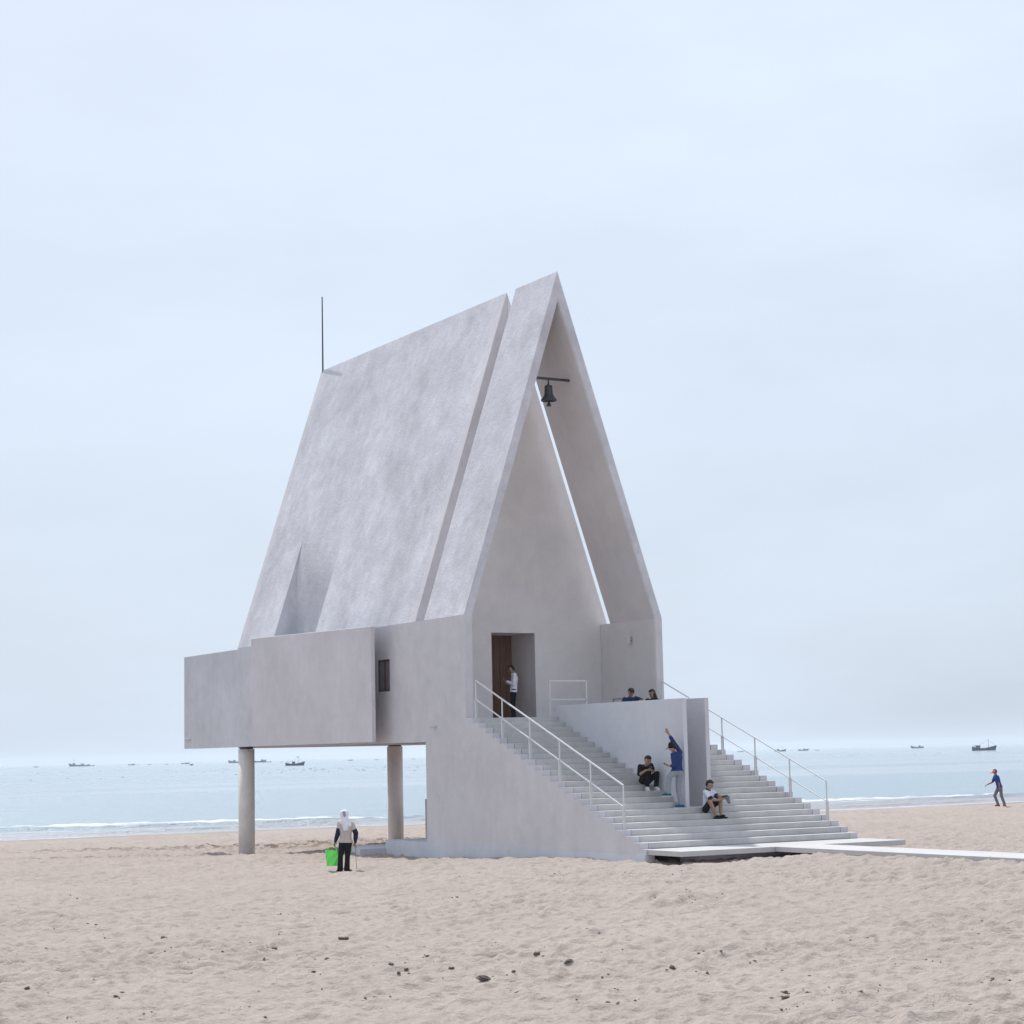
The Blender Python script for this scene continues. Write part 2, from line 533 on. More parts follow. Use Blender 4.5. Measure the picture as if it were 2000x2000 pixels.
# ------------------------------------------------------------------ sea
def sea_material():
    m, n, l, b = new_mat('sea_water')
    b.inputs['Base Color'].default_value = (0.28, 0.355, 0.40, 1)
    b.inputs['IOR'].default_value = 1.33
    geo0 = n.new('ShaderNodeNewGeometry')
    sep0 = n.new('ShaderNodeSeparateXYZ')
    l.new(geo0.outputs['Position'], sep0.inputs['Vector'])
    shal = n.new('ShaderNodeMapRange')                                 # sand shows through the thin water at the edge
    shal.inputs['From Min'].default_value = 43
    shal.inputs['From Max'].default_value = 57
    l.new(sep0.outputs['Y'], shal.inputs['Value'])
    mxs = n.new('ShaderNodeMix'); mxs.data_type = 'RGBA'
    mxs.inputs['A'].default_value = (0.36, 0.335, 0.34, 1)
    mxs.inputs['B'].default_value = (0.28, 0.355, 0.40, 1)
    l.new(shal.outputs['Result'], mxs.inputs['Factor'])
    l.new(mxs.outputs['Result'], b.inputs['Base Color'])
    slick = noise_node(n, l, 1.0, 4, 0.55, (0.0012, 0.012, 1))         # long smooth and ruffled lanes along the shore
    fine = noise_node(n, l, 1.0, 5, 0.65, (0.55, 1.5, 1))
    mid = noise_node(n, l, 1.0, 4, 0.6, (0.05, 0.35, 1))
    geo = n.new('ShaderNodeNewGeometry')
    sep = n.new('ShaderNodeSeparateXYZ')
    l.new(geo.outputs['Position'], sep.inputs['Vector'])
    near = n.new('ShaderNodeMapRange')                                 # the shallows by the beach are ruffled
    near.inputs['From Min'].default_value = 110
    near.inputs['From Max'].default_value = 100
    l.new(sep.outputs['Y'], near.inputs['Value'])
    s = n.new('ShaderNodeMapRange')
    s.inputs['From Min'].default_value = 0.49
    s.inputs['From Max'].default_value = 0.54
    l.new(slick.outputs['Fac'], s.inputs['Value'])
    ruf = math_node(n, l, 'MAXIMUM', s.outputs['Result'], near.outputs['Result'])
    amp = n.new('ShaderNodeMapRange')
    amp.inputs['To Min'].default_value = 0.02
    amp.inputs['To Max'].default_value = 1.0
    l.new(ruf, amp.inputs['Value'])
    r = n.new('ShaderNodeMapRange')
    r.inputs['To Min'].default_value = 0.10
    r.inputs['To Max'].default_value = 0.26
    l.new(ruf, r.inputs['Value'])
    l.new(r.outputs['Result'], b.inputs['Roughness'])
    bp = n.new('ShaderNodeBump')
    bp.inputs['Distance'].default_value = 0.4
    l.new(amp.outputs['Result'], bp.inputs['Strength'])
    l.new(math_node(n, l, 'ADD', fine.outputs['Fac'], mid.outputs['Fac']), bp.inputs['Height'])
    l.new(bp.outputs['Normal'], b.inputs['Normal'])
    return m
M_SEA = sea_material()

MAIN_FOAM = [(-60, 1621), (60, 1617), (150, 1614.5), (230, 1612.7), (310, 1609.6), (466, 1605), (600, 1600.5), (758, 1597), (830, 1593), (1200, 1579), (1568, 1565.5), (1640, 1563.5), (1717, 1561), (1800, 1558.5), (1952, 1553), (2100, 1549)]
foam_pts = np.array([on_sea(*p)[:2] for p in MAIN_FOAM])

def foam_y(x):
    return np.interp(x, foam_pts[:, 0], foam_pts[:, 1])

def sea():
    ys = [36.0]
    while ys[-1] < 6400:
        y = ys[-1]
        ys.append(y + (0.12 if 42 < y < 62 else 0.28 if y < 66 else 0.8 if y < 110 else y * 0.06))
    xs = np.concatenate([-np.geomspace(4000, 60, 30), np.arange(-56, 140, 1.6), np.geomspace(142, 5000, 30)])
    X, Y = np.meshgrid(xs, np.array(ys))
    sh = np.interp(X, SHX, SHY)
    d = Y - sh
    Z = np.zeros_like(X)
    fy = foam_y(X)
    near = np.clip(1 - (Y - 40) / 80, 0, 1)
    Z += near * 0.05 * (vnoise(X * 0.12, Y * 0.55) - 0.5)
    for k, (frac, hgt, w) in enumerate(((1.0, 0.18, 0.50), (0.72, 0.19, 0.32), (0.47, 0.18, 0.30), (0.22, 0.13, 0.26), (1.45, 0.07, 0.7), (1.9, 0.06, 0.8))):
        line = sh + (fy - sh) * frac + 1.2 * (vnoise(X * 0.07 + 13 * k, X * 0 + k) - 0.5)
        a = hgt * np.clip(1.7 * vnoise(X * 0.09 + 31 * k, X * 0 + 3 * k) - 0.25, 0.0, 1)
        q = (Y - line) / w
        Z += a * np.exp(-q * q)
    ob = link('sea', grid_mesh('sea', X, Y, Z), M_SEA)
    tag(ob, kind='structure')
sea()

def foam():
    m, n, l, b = new_mat('sea_foam')
    q = noise_node(n, l, 2.5, 4, 0.7)
    l.new(tint(n, l, b, (0.66, 0.66, 0.69), q.outputs['Fac'], 0.7, 1.1), b.inputs['Base Color'])
    b.inputs['Roughness'].default_value = 0.8
    vs, fs = [], []
    def ribbon(xs, ycenter, width, z0, hgt, seed):
        o = len(vs)
        x = np.asarray(xs)
        a = vnoise(x * 0.55 + seed, x * 0 + seed)
        e = vnoise(x * 1.9 + seed * 3, x * 0 + 7)
        wdt = width * (0.25 + 1.1 * a) * (0.6 + 0.8 * e)
        keep = np.clip((vnoise(x * 0.11 + seed * 5, x * 0 + seed) - 0.22) * 4, 0.03, 1)
        wdt = wdt * keep
        for i in range(len(x)):
            y = ycenter[i]
            h = hgt * keep[i] * (0.6 + 0.8 * e[i])
            for t, hh in ((-0.62, 0.0), (-0.35, 0.75), (0.0, 1.0), (0.4, 0.55), (0.8, 0.0)):
                vs.append((x[i], y + t * wdt[i], z0 + hh * h))
        for i in range(len(x) - 1):
            for j in range(4):
                p = o + i * 5 + j
                fs.append((p, p + 1, p + 6, p + 5))
    x = np.arange(-30, 130, 0.35)
    sh = np.interp(x, SHX, SHY)
    fy = foam_y(x)
    gate = np.where(x > 3.5, 1.0, 0.15)
    ribbon(x, fy + 0.9 * (vnoise(x * 0.25, x * 0 + 2) - 0.5), 0.8, 0.01, 0.12, 3)
    ribbon(x, sh + (fy - sh) * 0.80 + 1.2 * (vnoise(x * 0.2, x * 0 + 5) - 0.5), 0.25, 0.01, 0.035, 11)
    ribbon(x, sh + (fy - sh) * 0.52 + 1.4 * (vnoise(x * 0.15, x * 0 + 9) - 0.5), 0.2, 0.01, 0.03, 17)
    ribbon(x, sh + 0.5 + 0.9 * (vnoise(x * 0.3, x * 0 + 12) - 0.5), 0.16, 0.008, 0.02, 23)
    me = bpy.data.meshes.new('sea_foam')
    me.from_pydata(vs, [], fs)
    for p in me.polygons: p.use_smooth = True
    ob = link('sea_foam', me, m)
    tag(ob, kind='stuff')
foam()

# ------------------------------------------------------------------ the chapel
W, ZE, ZR, S1, S2, L, TD, TH = 6.917, 2.988, 13.50, 2.50, 3.07, 17.09, 0.3818, 0.15
WT = 0.25                                         # wall thickness
MS = (ZR - ZE) / (W / 2)                          # steepness of the roof
def slope_x(z): return (z - ZE) / MS
chapel = empty('chapel', (0, 0, OFF))
tag(chapel, 'white plastered chapel with a steep pointed roof and wide front stairs, raised on columns', 'chapel')
def part(mb, name, mat, bevel=0.0, parent=None, smooth=False):
    ob = mb.build(name, mat, None, bevel, smooth)
    par = parent or chapel
    ob.parent = par
    ob.matrix_parent_inverse = par.matrix_world.inverted() if par is not chapel else Matrix.Translation((0, 0, -OFF))
    return ob

# stepped side walls
steps = [(0, 0)]
for k in range(23):
    steps += [(-(k + 1) * TD, -k * TH), (-(k + 1) * TD, -(k + 1) * TH)]
for side in (0, 1):
    x0, x1 = (0, WT) if side == 0 else (W - WT, W)
    q = MB()
    yb = 2.5
    low = [(yb, ZE), (0, ZE)] + steps[0:] + [(-9.05 if side == 0 else -8.79, -23 * TH), (-9.05 if side == 0 else -8.79, -5.2), (yb, -5.2)]
    q.prism(low, 'x', x0, x1)
    if side == 0:
        q.prism([(4.82, ZE), (yb, ZE), (yb, -.64), (4.82, -.64)], 'x', x0, x1)
        q.prism([(5.68, .96), (4.82, .96), (4.82, -.64), (5.68, -.64)], 'x', x0, x1)
        q.prism([(5.68, ZE), (4.82, ZE), (4.82, 1.95), (5.68, 1.95)], 'x', x0, x1)
        q.prism([(L, ZE), (5.68, ZE), (5.68, -.64), (L, -.64)], 'x', x0, x1)
    else:
        q.prism([(L, ZE), (yb, ZE), (yb, -.64), (L, -.64)], 'x', x0, x1)
    part(q, 'side_wall', M_WALL)

# porch roof: the pointed frame in front of the slot
q = MB()
q.prism([(0, ZE), (W / 2, ZR), (W, ZE), (W - WT, ZE), (W / 2, ZR - 0.86), (WT, ZE)], 'y', 0, S1)
pr_ = part(q, 'porch_roof', M_SLOPE)
q = MB()                                            # smooth ceiling lining, lightened to stand in for bounce light
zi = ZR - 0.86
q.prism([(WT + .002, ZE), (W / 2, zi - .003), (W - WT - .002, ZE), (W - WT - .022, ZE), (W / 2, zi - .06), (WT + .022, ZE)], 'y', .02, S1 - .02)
part(q, 'ceiling_lining_lit', M_PORCH_LIT, parent=pr_)
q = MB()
for xx in (WT + .001, W - WT - .021):  # wall skins in the same plaster, bounce light put into its colour
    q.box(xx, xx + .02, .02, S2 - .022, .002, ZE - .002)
    part(q, 'wall_lining_lit', M_PORCH_LIT); q = MB()

# hall roof slopes, the left one with a light niche cut into its foot
RT = 0.32
def slope_section(z0, side):
    x = slope_x(z0)
    pts = [(x, z0), (W / 2, ZR), (W / 2, ZR - RT * MS), (x + RT, z0)]
    return pts if side == 0 else [(W - a, b) for a, b in pts]
NY0, NY1, NZ0, NZ1 = 10.42, 13.94, 5.45, 5.80
q = MB()
q.prism(slope_section(ZE, 0), 'y', S2 + .3, NY0)
q.prism(slope_section(ZE, 0), 'y', NY1, L - .3)
BL, KS = 1.5, 0.13                                   # the recess runs out softly into the slope above
a4, b4 = slope_section(NZ0 + BL, 0), slope_section(NZ1 + BL, 0)
q.add([(x, NY0, z) for x, z in a4] + [(x, NY1, z) for x, z in b4],
      [(0, 1, 2, 3), (7, 6, 5, 4)] + [(i, i + 4, (i + 1) % 4 + 4, (i + 1) % 4) for i in range(4)])
xa, xb = slope_x(NZ0), slope_x(NZ1)
q.box(0.02, 1.2, NY0 + .004, NY1 - .004, ZE - .25, ZE - .003)
def recess_x(z, xv):
    k = KS * min(1.0, max(0.05, (NZ1 + BL - z) / 1.0))
    m_ = max(xv, slope_x(z))
    return m_ + k * math.log(math.exp((xv - m_) / k) + math.exp((slope_x(z) - m_) / k))
zs0 = [ZE - .3 + (NZ0 + BL - ZE + .3) * i / 24 for i in range(25)]
zs1 = [ZE - .3 + (NZ1 + BL - ZE + .3) * i / 24 for i in range(25)]
r0 = [(max(recess_x(z, xa) if z < NZ0 + BL - .02 else slope_x(z), 0), z) for z in zs0]
r1 = [(max(recess_x(z, xb) if z < NZ1 + BL - .02 else slope_x(z), 0), z) for z in zs1]
for prof, y0, y1 in ((r1, NY1 + .004, NY1 + .2), (r0, NY0 - .2, NY0 - .004)):     # cheeks
    pr2 = [(x, z) for x, z in prof if z >= ZE]
    q.prism([(max(slope_x(z), 0) + .012, z) for x, z in pr2] + [(max(x, slope_x(z)) + .03, z) for x, z in reversed(pr2)], 'y', y0, y1)
n_ = MB()
vs_ = []
for (x0_, z0_), (x1_, z1_) in zip(r0, r1):
    vs_ += [(x0_, NY0 - .01, z0_), (x1_, NY1 + .01, z1_), (x1_ + .22, NY1 + .01, z1_ - .02), (x0_ + .22, NY0 - .01, z0_ - .02)]
fs_ = []
for i in range(24):
    for j in range(4):
        fs_.append((i * 4 + j, i * 4 + (j + 1) % 4, i * 4 + 4 + (j + 1) % 4, i * 4 + 4 + j))
fs_ += [(3, 2, 1, 0), (96, 97, 98, 99)]
n_.add(vs_, fs_)
nw = part(n_, 'niche_wall', M_SLOPE)
part(q, 'roof_slope', M_SLOPE)
q = MB()
q.prism(slope_section(ZE, 1), 'y', S2 + .3, L - .3)
part(q, 'roof_slope', M_SLOPE)

# front and back walls of the hall
DX0, DX1, DZ = 2.63, 4.19, 2.69
DY = 4.5
q = MB()
q.prism([(0, ZE), (DX0, ZE), (DX0, ZE + 3), (DX0, ZE + DX0 * MS)], 'y', S2, S2 + .3)
q.v, q.f = [], []
zl = lambda x: ZE + min(x, W - x) * MS
q.prism([(0, ZE), (DX0, ZE), (DX1, ZE), (W, ZE), (W / 2, ZR)], 'y', S2, S2 + .3)
q.prism([(WT, -.15), (DX0, -.15), (DX0, ZE), (WT, ZE)], 'y', S2, S2 + .3)
q.prism([(DX1, -.15), (W - WT, -.15), (W - WT, ZE), (DX1, ZE)], 'y', S2, S2 + .3)
q.prism([(DX0, DZ), (DX1, DZ), (DX1, ZE), (DX0, ZE)], 'y', S2, S2 + .3)
part(q, 'front_wall', M_WALL)
q = MB()                                            # smooth end wall skin, lightened for bounce light, out to the lit right edge
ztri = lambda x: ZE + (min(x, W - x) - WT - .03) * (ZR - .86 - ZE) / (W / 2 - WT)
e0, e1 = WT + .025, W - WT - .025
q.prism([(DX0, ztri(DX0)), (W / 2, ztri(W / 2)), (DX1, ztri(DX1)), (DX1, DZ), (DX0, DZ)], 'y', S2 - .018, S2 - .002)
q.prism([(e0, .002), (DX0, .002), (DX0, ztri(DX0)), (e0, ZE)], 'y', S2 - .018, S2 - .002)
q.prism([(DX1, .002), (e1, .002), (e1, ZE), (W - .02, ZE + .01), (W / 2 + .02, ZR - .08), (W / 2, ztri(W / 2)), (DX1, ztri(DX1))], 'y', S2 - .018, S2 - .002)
part(q, 'end_wall_plaster_lit', M_PORCH_LIT)
q = MB()
q.prism([(0, ZE), (W, ZE), (W / 2, ZR)], 'y', L - .3, L)
q.prism([(WT, -.64), (W - WT, -.64), (W - WT, ZE), (WT, ZE)], 'y', L - .3, L)
part(q, 'back_wall', M_WALL)
q = MB()                                            # deep reveal round the door, in the lightened porch plaster
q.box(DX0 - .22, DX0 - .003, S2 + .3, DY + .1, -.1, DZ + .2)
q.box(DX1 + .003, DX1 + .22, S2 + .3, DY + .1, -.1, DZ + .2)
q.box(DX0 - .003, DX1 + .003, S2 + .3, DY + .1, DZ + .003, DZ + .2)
part(q, 'door_reveal', M_PORCH_LIT)
q = MB()
q.box(WT, W - WT, 0, DY + .6, -.148, 0)
q.box(WT, 2.9, -TD, 0, -.148, 0)
q.box(4.2, W - WT, -TD, 0, -.148, 0)
part(q, 'landing', M_STEP)
q = MB()
q.box(WT, W - WT, 2.5, L - .3, -.62, -.16)
part(q, 'floor_slab', M_WALL)
q = MB()
q.box(WT, W - WT, .25, .5, -5.2, -.16)
q.box(WT, W - WT, 2.25, 2.497, -5.2, -.16)
part(q, 'base_wall', M_WALL)
q = MB()
q.box(W - WT, W, 2.503, 15.35, -5.2, -2.63)
part(q, 'low_wall', M_WALL)

# door of upright boards
door = part(MB(), 'door', M_WOOD)
q = MB(); q.box(DX0, DX1, DY + .03, DY + .09, 0.002, DZ - .002)
door.data = q.mesh('door'); door.data.materials.append(M_WOOD)
nb = 7
for i in range(nb):
    w = (DX1 - DX0) / nb
    q = MB(); q.box(DX0 + i * w + .008, DX0 + (i + 1) * w - .008, DY - .004 * (i % 2), DY + .029, 0.03, DZ - .05)
    part(q, 'plank', M_WOOD, parent=door)
q = MB(); q.box(DX1 - .95, DX1 - .90, DY - .07, DY - .005, .85, 1.25)
part(q, 'handle', M_DARKMETAL, parent=door)
q = MB(); q.box(DX0, DX1, DY - .03, DY + .02, DZ - .048, DZ - .003)
part(q, 'door_head', M_WOOD, parent=door)

# window in the side wall
q = MB()
for y0, y1 in ((4.823, 4.885), (5.61, 5.677), (5.20, 5.265)):
    q.box(.03, .10, y0, y1, .963, 1.947)
q.box(.032, .098, 4.886, 5.609, .963, 1.02); q.box(.032, .098, 4.886, 5.609, 1.895, 1.946)
win = part(q, 'window', simple('window_wood', (0.10, 0.055, 0.035), 0.6, 20, 0.2, 0.0))
M_PANE = simple('curtained_pane', (0.17, 0.165, 0.17), 0.15, 3, 0.15, 0.0, 0.0, 0.5)
for y0, y1 in ((4.886, 5.199), (5.266, 5.609)):
    q = MB(); q.box(.055, .07, y0, y1, 1.021, 1.894)
    part(q, 'pane', M_PANE, parent=win)

# annex box and the wall blade that screens it
q = MB()
q.box(-.51, -.003, 5.95, 21.15, -.59, -.25)
q.box(-.51, -.33, 5.95, 21.15, -.249, 2.86)
q.box(-.33, -.003, 20.95, 21.15, -.249, 2.86)
q.box(-.33, -.003, 5.95, 6.1, -.249, 2.33)
q.box(-.33, -.003, 10, 20.95, 2.5, 2.70)
q.box(0, .2, 17.1, 21.15, -.249, 2.86)
part(q, 'annex', M_ANNEX)
q = MB()
q.prism([(14.3, 3.155), (9.6, 3.055), (4.79, 2.955), (4.79, -.60), (14.3, -.60)], 'x', -.65, -.514)
part(q, 'screen_wall', M_SCREEN, 0.015)

# columns with a dark shadow joint under the floor
for x, y in ((-.16, 15.93), (5.75, 15.95)):
    q = MB(); q.tube((x, y, -5.4), (x, y, -.67), .287, .287, 40)
    c = part(q, 'column', plaster('column_concrete', (0.70, 0.655, 0.625), 0.12, 5.0, 0.16) if x < 2 else bpy.data.materials['column_concrete'])
    for p in c.data.polygons: p.use_smooth = len(p.vertices) == 4
    q = MB(); q.tube((x, y, -.67), (x, y, -.60), .24, .24, 28)
    part(q, 'column_neck', M_DARKMETAL, parent=c)

# concrete plinth round the foot
q = MB()
q.prism([(-.03, -9.04), (.2, -9.04), (.2, 2.52), (4.2, 2.52), (4.2, 5.2), (-.03, 5.2)], 'z', -5.3, -3.58)
q.prism([(-.9, 5.21), (3.2, 5.21), (3.2, 8.2), (-.1, 7.5)], 'z', -5.3, -3.83)
part(q, 'plinth', M_PLINTH)

# stairs: every step a slab, split by the two guard walls and the passage between them
KE = 17
for k in range(1, 23):
    y0, y1, z1 = -(k + 1) * TD, -k * TD + .03, -k * TH
    spans = ((WT + .014, 2.897), (4.203, W - WT - .014)) if k < KE else ((WT + .014, W - WT - .014),)
    for x0, x1 in spans:
        q = MB(); q.box(x0, x1, y0, y1, z1 - .148, z1)
        part(q, 'step', M_STEP, 0.008)
q = MB(); q.box(3.03, 4.065, -KE * TD + .02, .25, -KE * TH - .15, -KE * TH)
part(q, 'passage_floor', M_STEP)
q = MB(); q.box(2.9, 3.025, -6.68, -.25, -3.6, .33)
part(q, 'guard_wall', M_GUARD, 0.012)
q = MB(); q.box(4.07, 4.2, -6.05, -.02, -3.6, .36)
part(q, 'guard_wall', M_WALL, 0.012)

# handrails: two flat rails on posts that are doubled below the lower rail
def handrail(x, ys, ztop, dz, thin=1.0):
    f = lambda y: ztop + (y - ys[0]) * (TH / TD) 
    q = MB()
    q.bar((x, ys[0], f(ys[0])), (x, ys[-1], f(ys[-1])), .042 * thin, .03 * thin)
    q.bar((x, ys[0], f(ys[0]) - dz), (x, ys[-1], f(ys[-1]) - dz), .036 * thin, .026 * thin)
    r = part(q, 'handrail', M_RAIL)
    for y in ys:
        k = max(0, math.ceil(-y / TD) - 1)
        z0 = -k * TH
        q = MB()
        q.box(x - .013, x + .013, y - .016, y + .016, z0, f(y) - .01)
        q.box(x - .036, x - .022, y - .022, y + .022, z0, f(y) - dz + .02)
        q.box(x + .022, x + .036, y - .022, y + .022, z0, f(y) - dz + .02)
        q.box(x - .05, x + .05, y - .04, y + .04, z0 - .001, z0 + .012)
        part(q, 'post', M_RAIL, parent=r)
handrail(.15, [-.35, -1.84, -3.33, -4.85, -6.36, -7.88], 1.07, .545)
handrail(W - .15, [-.10, -1.60, -3.12, -4.66, -6.20, -7.76], 1.06, .545, .8)
q = MB()
q.bar((2.80, -.06, 1.07), (4.07, -.06, 1.07), .04)
q.bar((2.80, -.06, .52), (4.07, -.06, .52), .04)
gr = part(q, 'landing_rail', M_RAIL)
for x in (2.80, 4.07):
    q = MB(); q.box(x - .02, x + .02, -.08, -.04, 0, 1.06)
    part(q, 'post', M_RAIL, parent=gr)

# mast on the ridge, bell beam, small lamps
q = MB(); q.tube((W / 2, L - .1, ZR - .3), (W / 2, L - .1, ZR + 2.85), .032, .022, 12)
part(q, 'mast', M_DARKMETAL)
BZ = 10.30
q = MB(); q.box(slope_x(BZ) + .2, W - slope_x(BZ) - .2, .655, .725, BZ - .035, BZ + .035)
part(q, 'bell_beam', M_DARKMETAL)
q = MB()
q.box(6.60, 6.668, 1.22, 1.32, 2.36, 2.46)
lamp = part(q, 'wall_lamp', M_BRONZE)
q = MB(); q.tube((6.54, 1.30, 2.29), (6.54, 1.30, 2.53), .07, .07, 16)
part(q, 'lamp_shade', M_LAMPWHITE, parent=lamp)
q = MB(); q.tube((6.54, 1.27, 2.41), (6.64, 1.27, 2.41), .025, .025, 10)
part(q, 'bracket', M_BRONZE, parent=lamp)
for x, y, z in ((0, 1.82, -.21), (-.51, 20.55, -.26)):
    q = MB(); q.tube((x - .003, y, z), (x - .03, y, z), .055, .055, 14)
    s = part(q, 'spotlight', M_LAMPWHITE)
    q = MB(); q.tube((x - .03, y + .02, z), (x - .16, y + .10, z + .02), .035, .045, 12)
    part(q, 'lamp_head', M_LAMPWHITE, parent=s)

# ------------------------------------------------------------------ bell
bell = empty('bell', (3.47, .69, BZ - .19 + OFF))
tag(bell, 'dark iron bell hanging from the black beam under the pointed porch roof', 'bell')
def bpart(q, name, mat, smooth=True):
    ob = q.build(name, mat, None, 0, smooth)
    ob.parent = bell
    ob.matrix_parent_inverse = Matrix.Translation((-3.47, -.69, -(BZ - .19 + OFF)))
    return ob
c = (3.47, .69, BZ - .19)
q = MB(); q.lathe(c, [(0, 0.0), (.06, -.003), (.115, -.03), (.122, -.05), (.122, -.075), (.118, -.08), (.118, -.095), (.122, -.10), (.125, -.20), (.135, -.28), (.158, -.35), (.195, -.40), (.215, -.425), (.238, -.45), (.242, -.475), (.236, -.50), (.20, -.502), (.15, -.40), (.11, -.25), (.09, -.10), (0, -.06)])
bpart(q, 'bell_body', M_BELL)
q = MB(); q.tube((c[0], c[1], c[2] - .005), (c[0], c[1], BZ - .03), .022, .022, 10); q.tube((c[0], c[1], c[2] - .01), (c[0], c[1], c[2] + .035), .04, .03, 10)
bpart(q, 'hanger', M_DARKMETAL)
q = MB(); q.tube((c[0], c[1], c[2] - .06), (c[0], c[1], c[2] - .53), .01, .01, 8); q.lathe((c[0], c[1], c[2] - .52), [(0, 0), (.02, -.005), (.078, -.125), (.074, -.14), (0, -.14)], 16)
bpart(q, 'clapper', M_BELL)

# ------------------------------------------------------------------ platform and boardwalk
q = MB()
q.prism([(W - .27, -8.80), (.27, -8.80), (.27, -9.06), (.05, -9.06), (.05, -10.50), (7.06, -10.50), (7.06, -8.80)], 'z', -3.58, -3.452)
pl = q.build('platform', M_DECK, None, 0.008)
tag(pl, kind='structure')
q = MB(); q.box(.9, 6.3, -10.0, -9.2, -5.0, -3.585)
ob = q.build('platform_footing', M_PLINTH); ob.parent = pl
q = MB()
q.box(2.85, 4.30, -70, -10.505, -3.57, -3.450)
bw = q.build('boardwalk', M_DECK, None, 0.006)
tag(bw, kind='structure')

# ------------------------------------------------------------------ people
M_SKIN = simple('skin', (0.33, 0.19, 0.135), 0.55, 30, 0.06, 0.0)
M_SKIN2 = simple('skin_tanned', (0.26, 0.14, 0.095), 0.55, 30, 0.06, 0.0)
M_HAIR = simple('black_hair', (0.012, 0.011, 0.012), 0.5, 60, 0.3, 0.3)
def cloth(name, c, r=0.85): return simple(name, c, r, 9.0, 0.14, 0.35, 0, 0.15)

def capsule(bm, a, b, ra, rb, seg=12, flat=None):
    """tapered capsule from a to b; flat = (axis, factor) squashes it across an axis"""
    a, b = Vector(a), Vector(b)
    t = b - a
    ln = t.length
    t = t.normalized() if ln > 1e-6 else Vector((0, 0, 1))
    s = t.orthogonal().normalized(); u = t.cross(s)
    rings = []
    for k in range(4): 
        q = math.pi / 2 * (1 - k / 4); rings.append((-ra * math.sin(q), ra * math.cos(q)))
    rings.append((0, ra)); rings.append((ln, rb))
    for k in range(1, 5):
        q = math.pi / 2 * k / 4; rings.append((ln + rb * math.sin(q), rb * math.cos(q)))
    prev = None
    def co(off):
        if flat:
            ax = Vector(flat[0]).normalized()
            off = off - ax * off.dot(ax) * (1 - flat[1])
        return off
    for h, r in rings:
        if r < 1e-5:
            cur = [bm.verts.new(a + t * h)]
        else:
            cur = [bm.verts.new(a + t * h + co(s * (r * math.cos(2 * math.pi * i / seg)) + u * (r * math.sin(2 * math.pi * i / seg)))) for i in range(seg)]
        if prev:
            for i in range(seg):
                p = [prev[i % len(prev)], prev[(i + 1) % len(prev)], cur[(i + 1) % len(cur)], cur[i % len(cur)]]
                p2 = []
                for vv in p:
                    if vv not in p2: p2.append(vv)
                if len(p2) > 2: bm.faces.new(p2)
        prev = cur
    return bm

def fuse(name, bm, voxel, mat, parent, smooth=4):
    """fuse overlapping shapes into one continuous surface"""
    bmesh.ops.recalc_face_normals(bm, faces=bm.faces)
    me = bpy.data.meshes.new(name)
    bm.to_mesh(me); bm.free()
    ob = bpy.data.objects.new(name, me)
    COL.objects.link(ob)
    r = ob.modifiers.new('r', 'REMESH'); r.mode = 'VOXEL'; r.voxel_size = voxel; r.use_smooth_shade = True
    if smooth:
        s = ob.modifiers.new('s', 'SMOOTH'); s.factor = 0.5; s.iterations = smooth
    dg = bpy.context.evaluated_depsgraph_get()
    out = bpy.data.meshes.new_from_object(ob.evaluated_get(dg))
    ob.modifiers.clear()
    ob.data = out
    bpy.data.meshes.remove(me)
    out.materials.clear(); out.materials.append(mat)
    for p in out.polygons: p.use_smooth = True
    ob.parent = parent
    return ob

def raw(name, bm, mat, parent):
    bmesh.ops.recalc_face_normals(bm, faces=bm.faces)
    me = bpy.data.meshes.new(name)
    bm.to_mesh(me); bm.free()
    for p in me.polygons: p.use_smooth = True
    ob = link(name, me, mat, parent)
    return ob

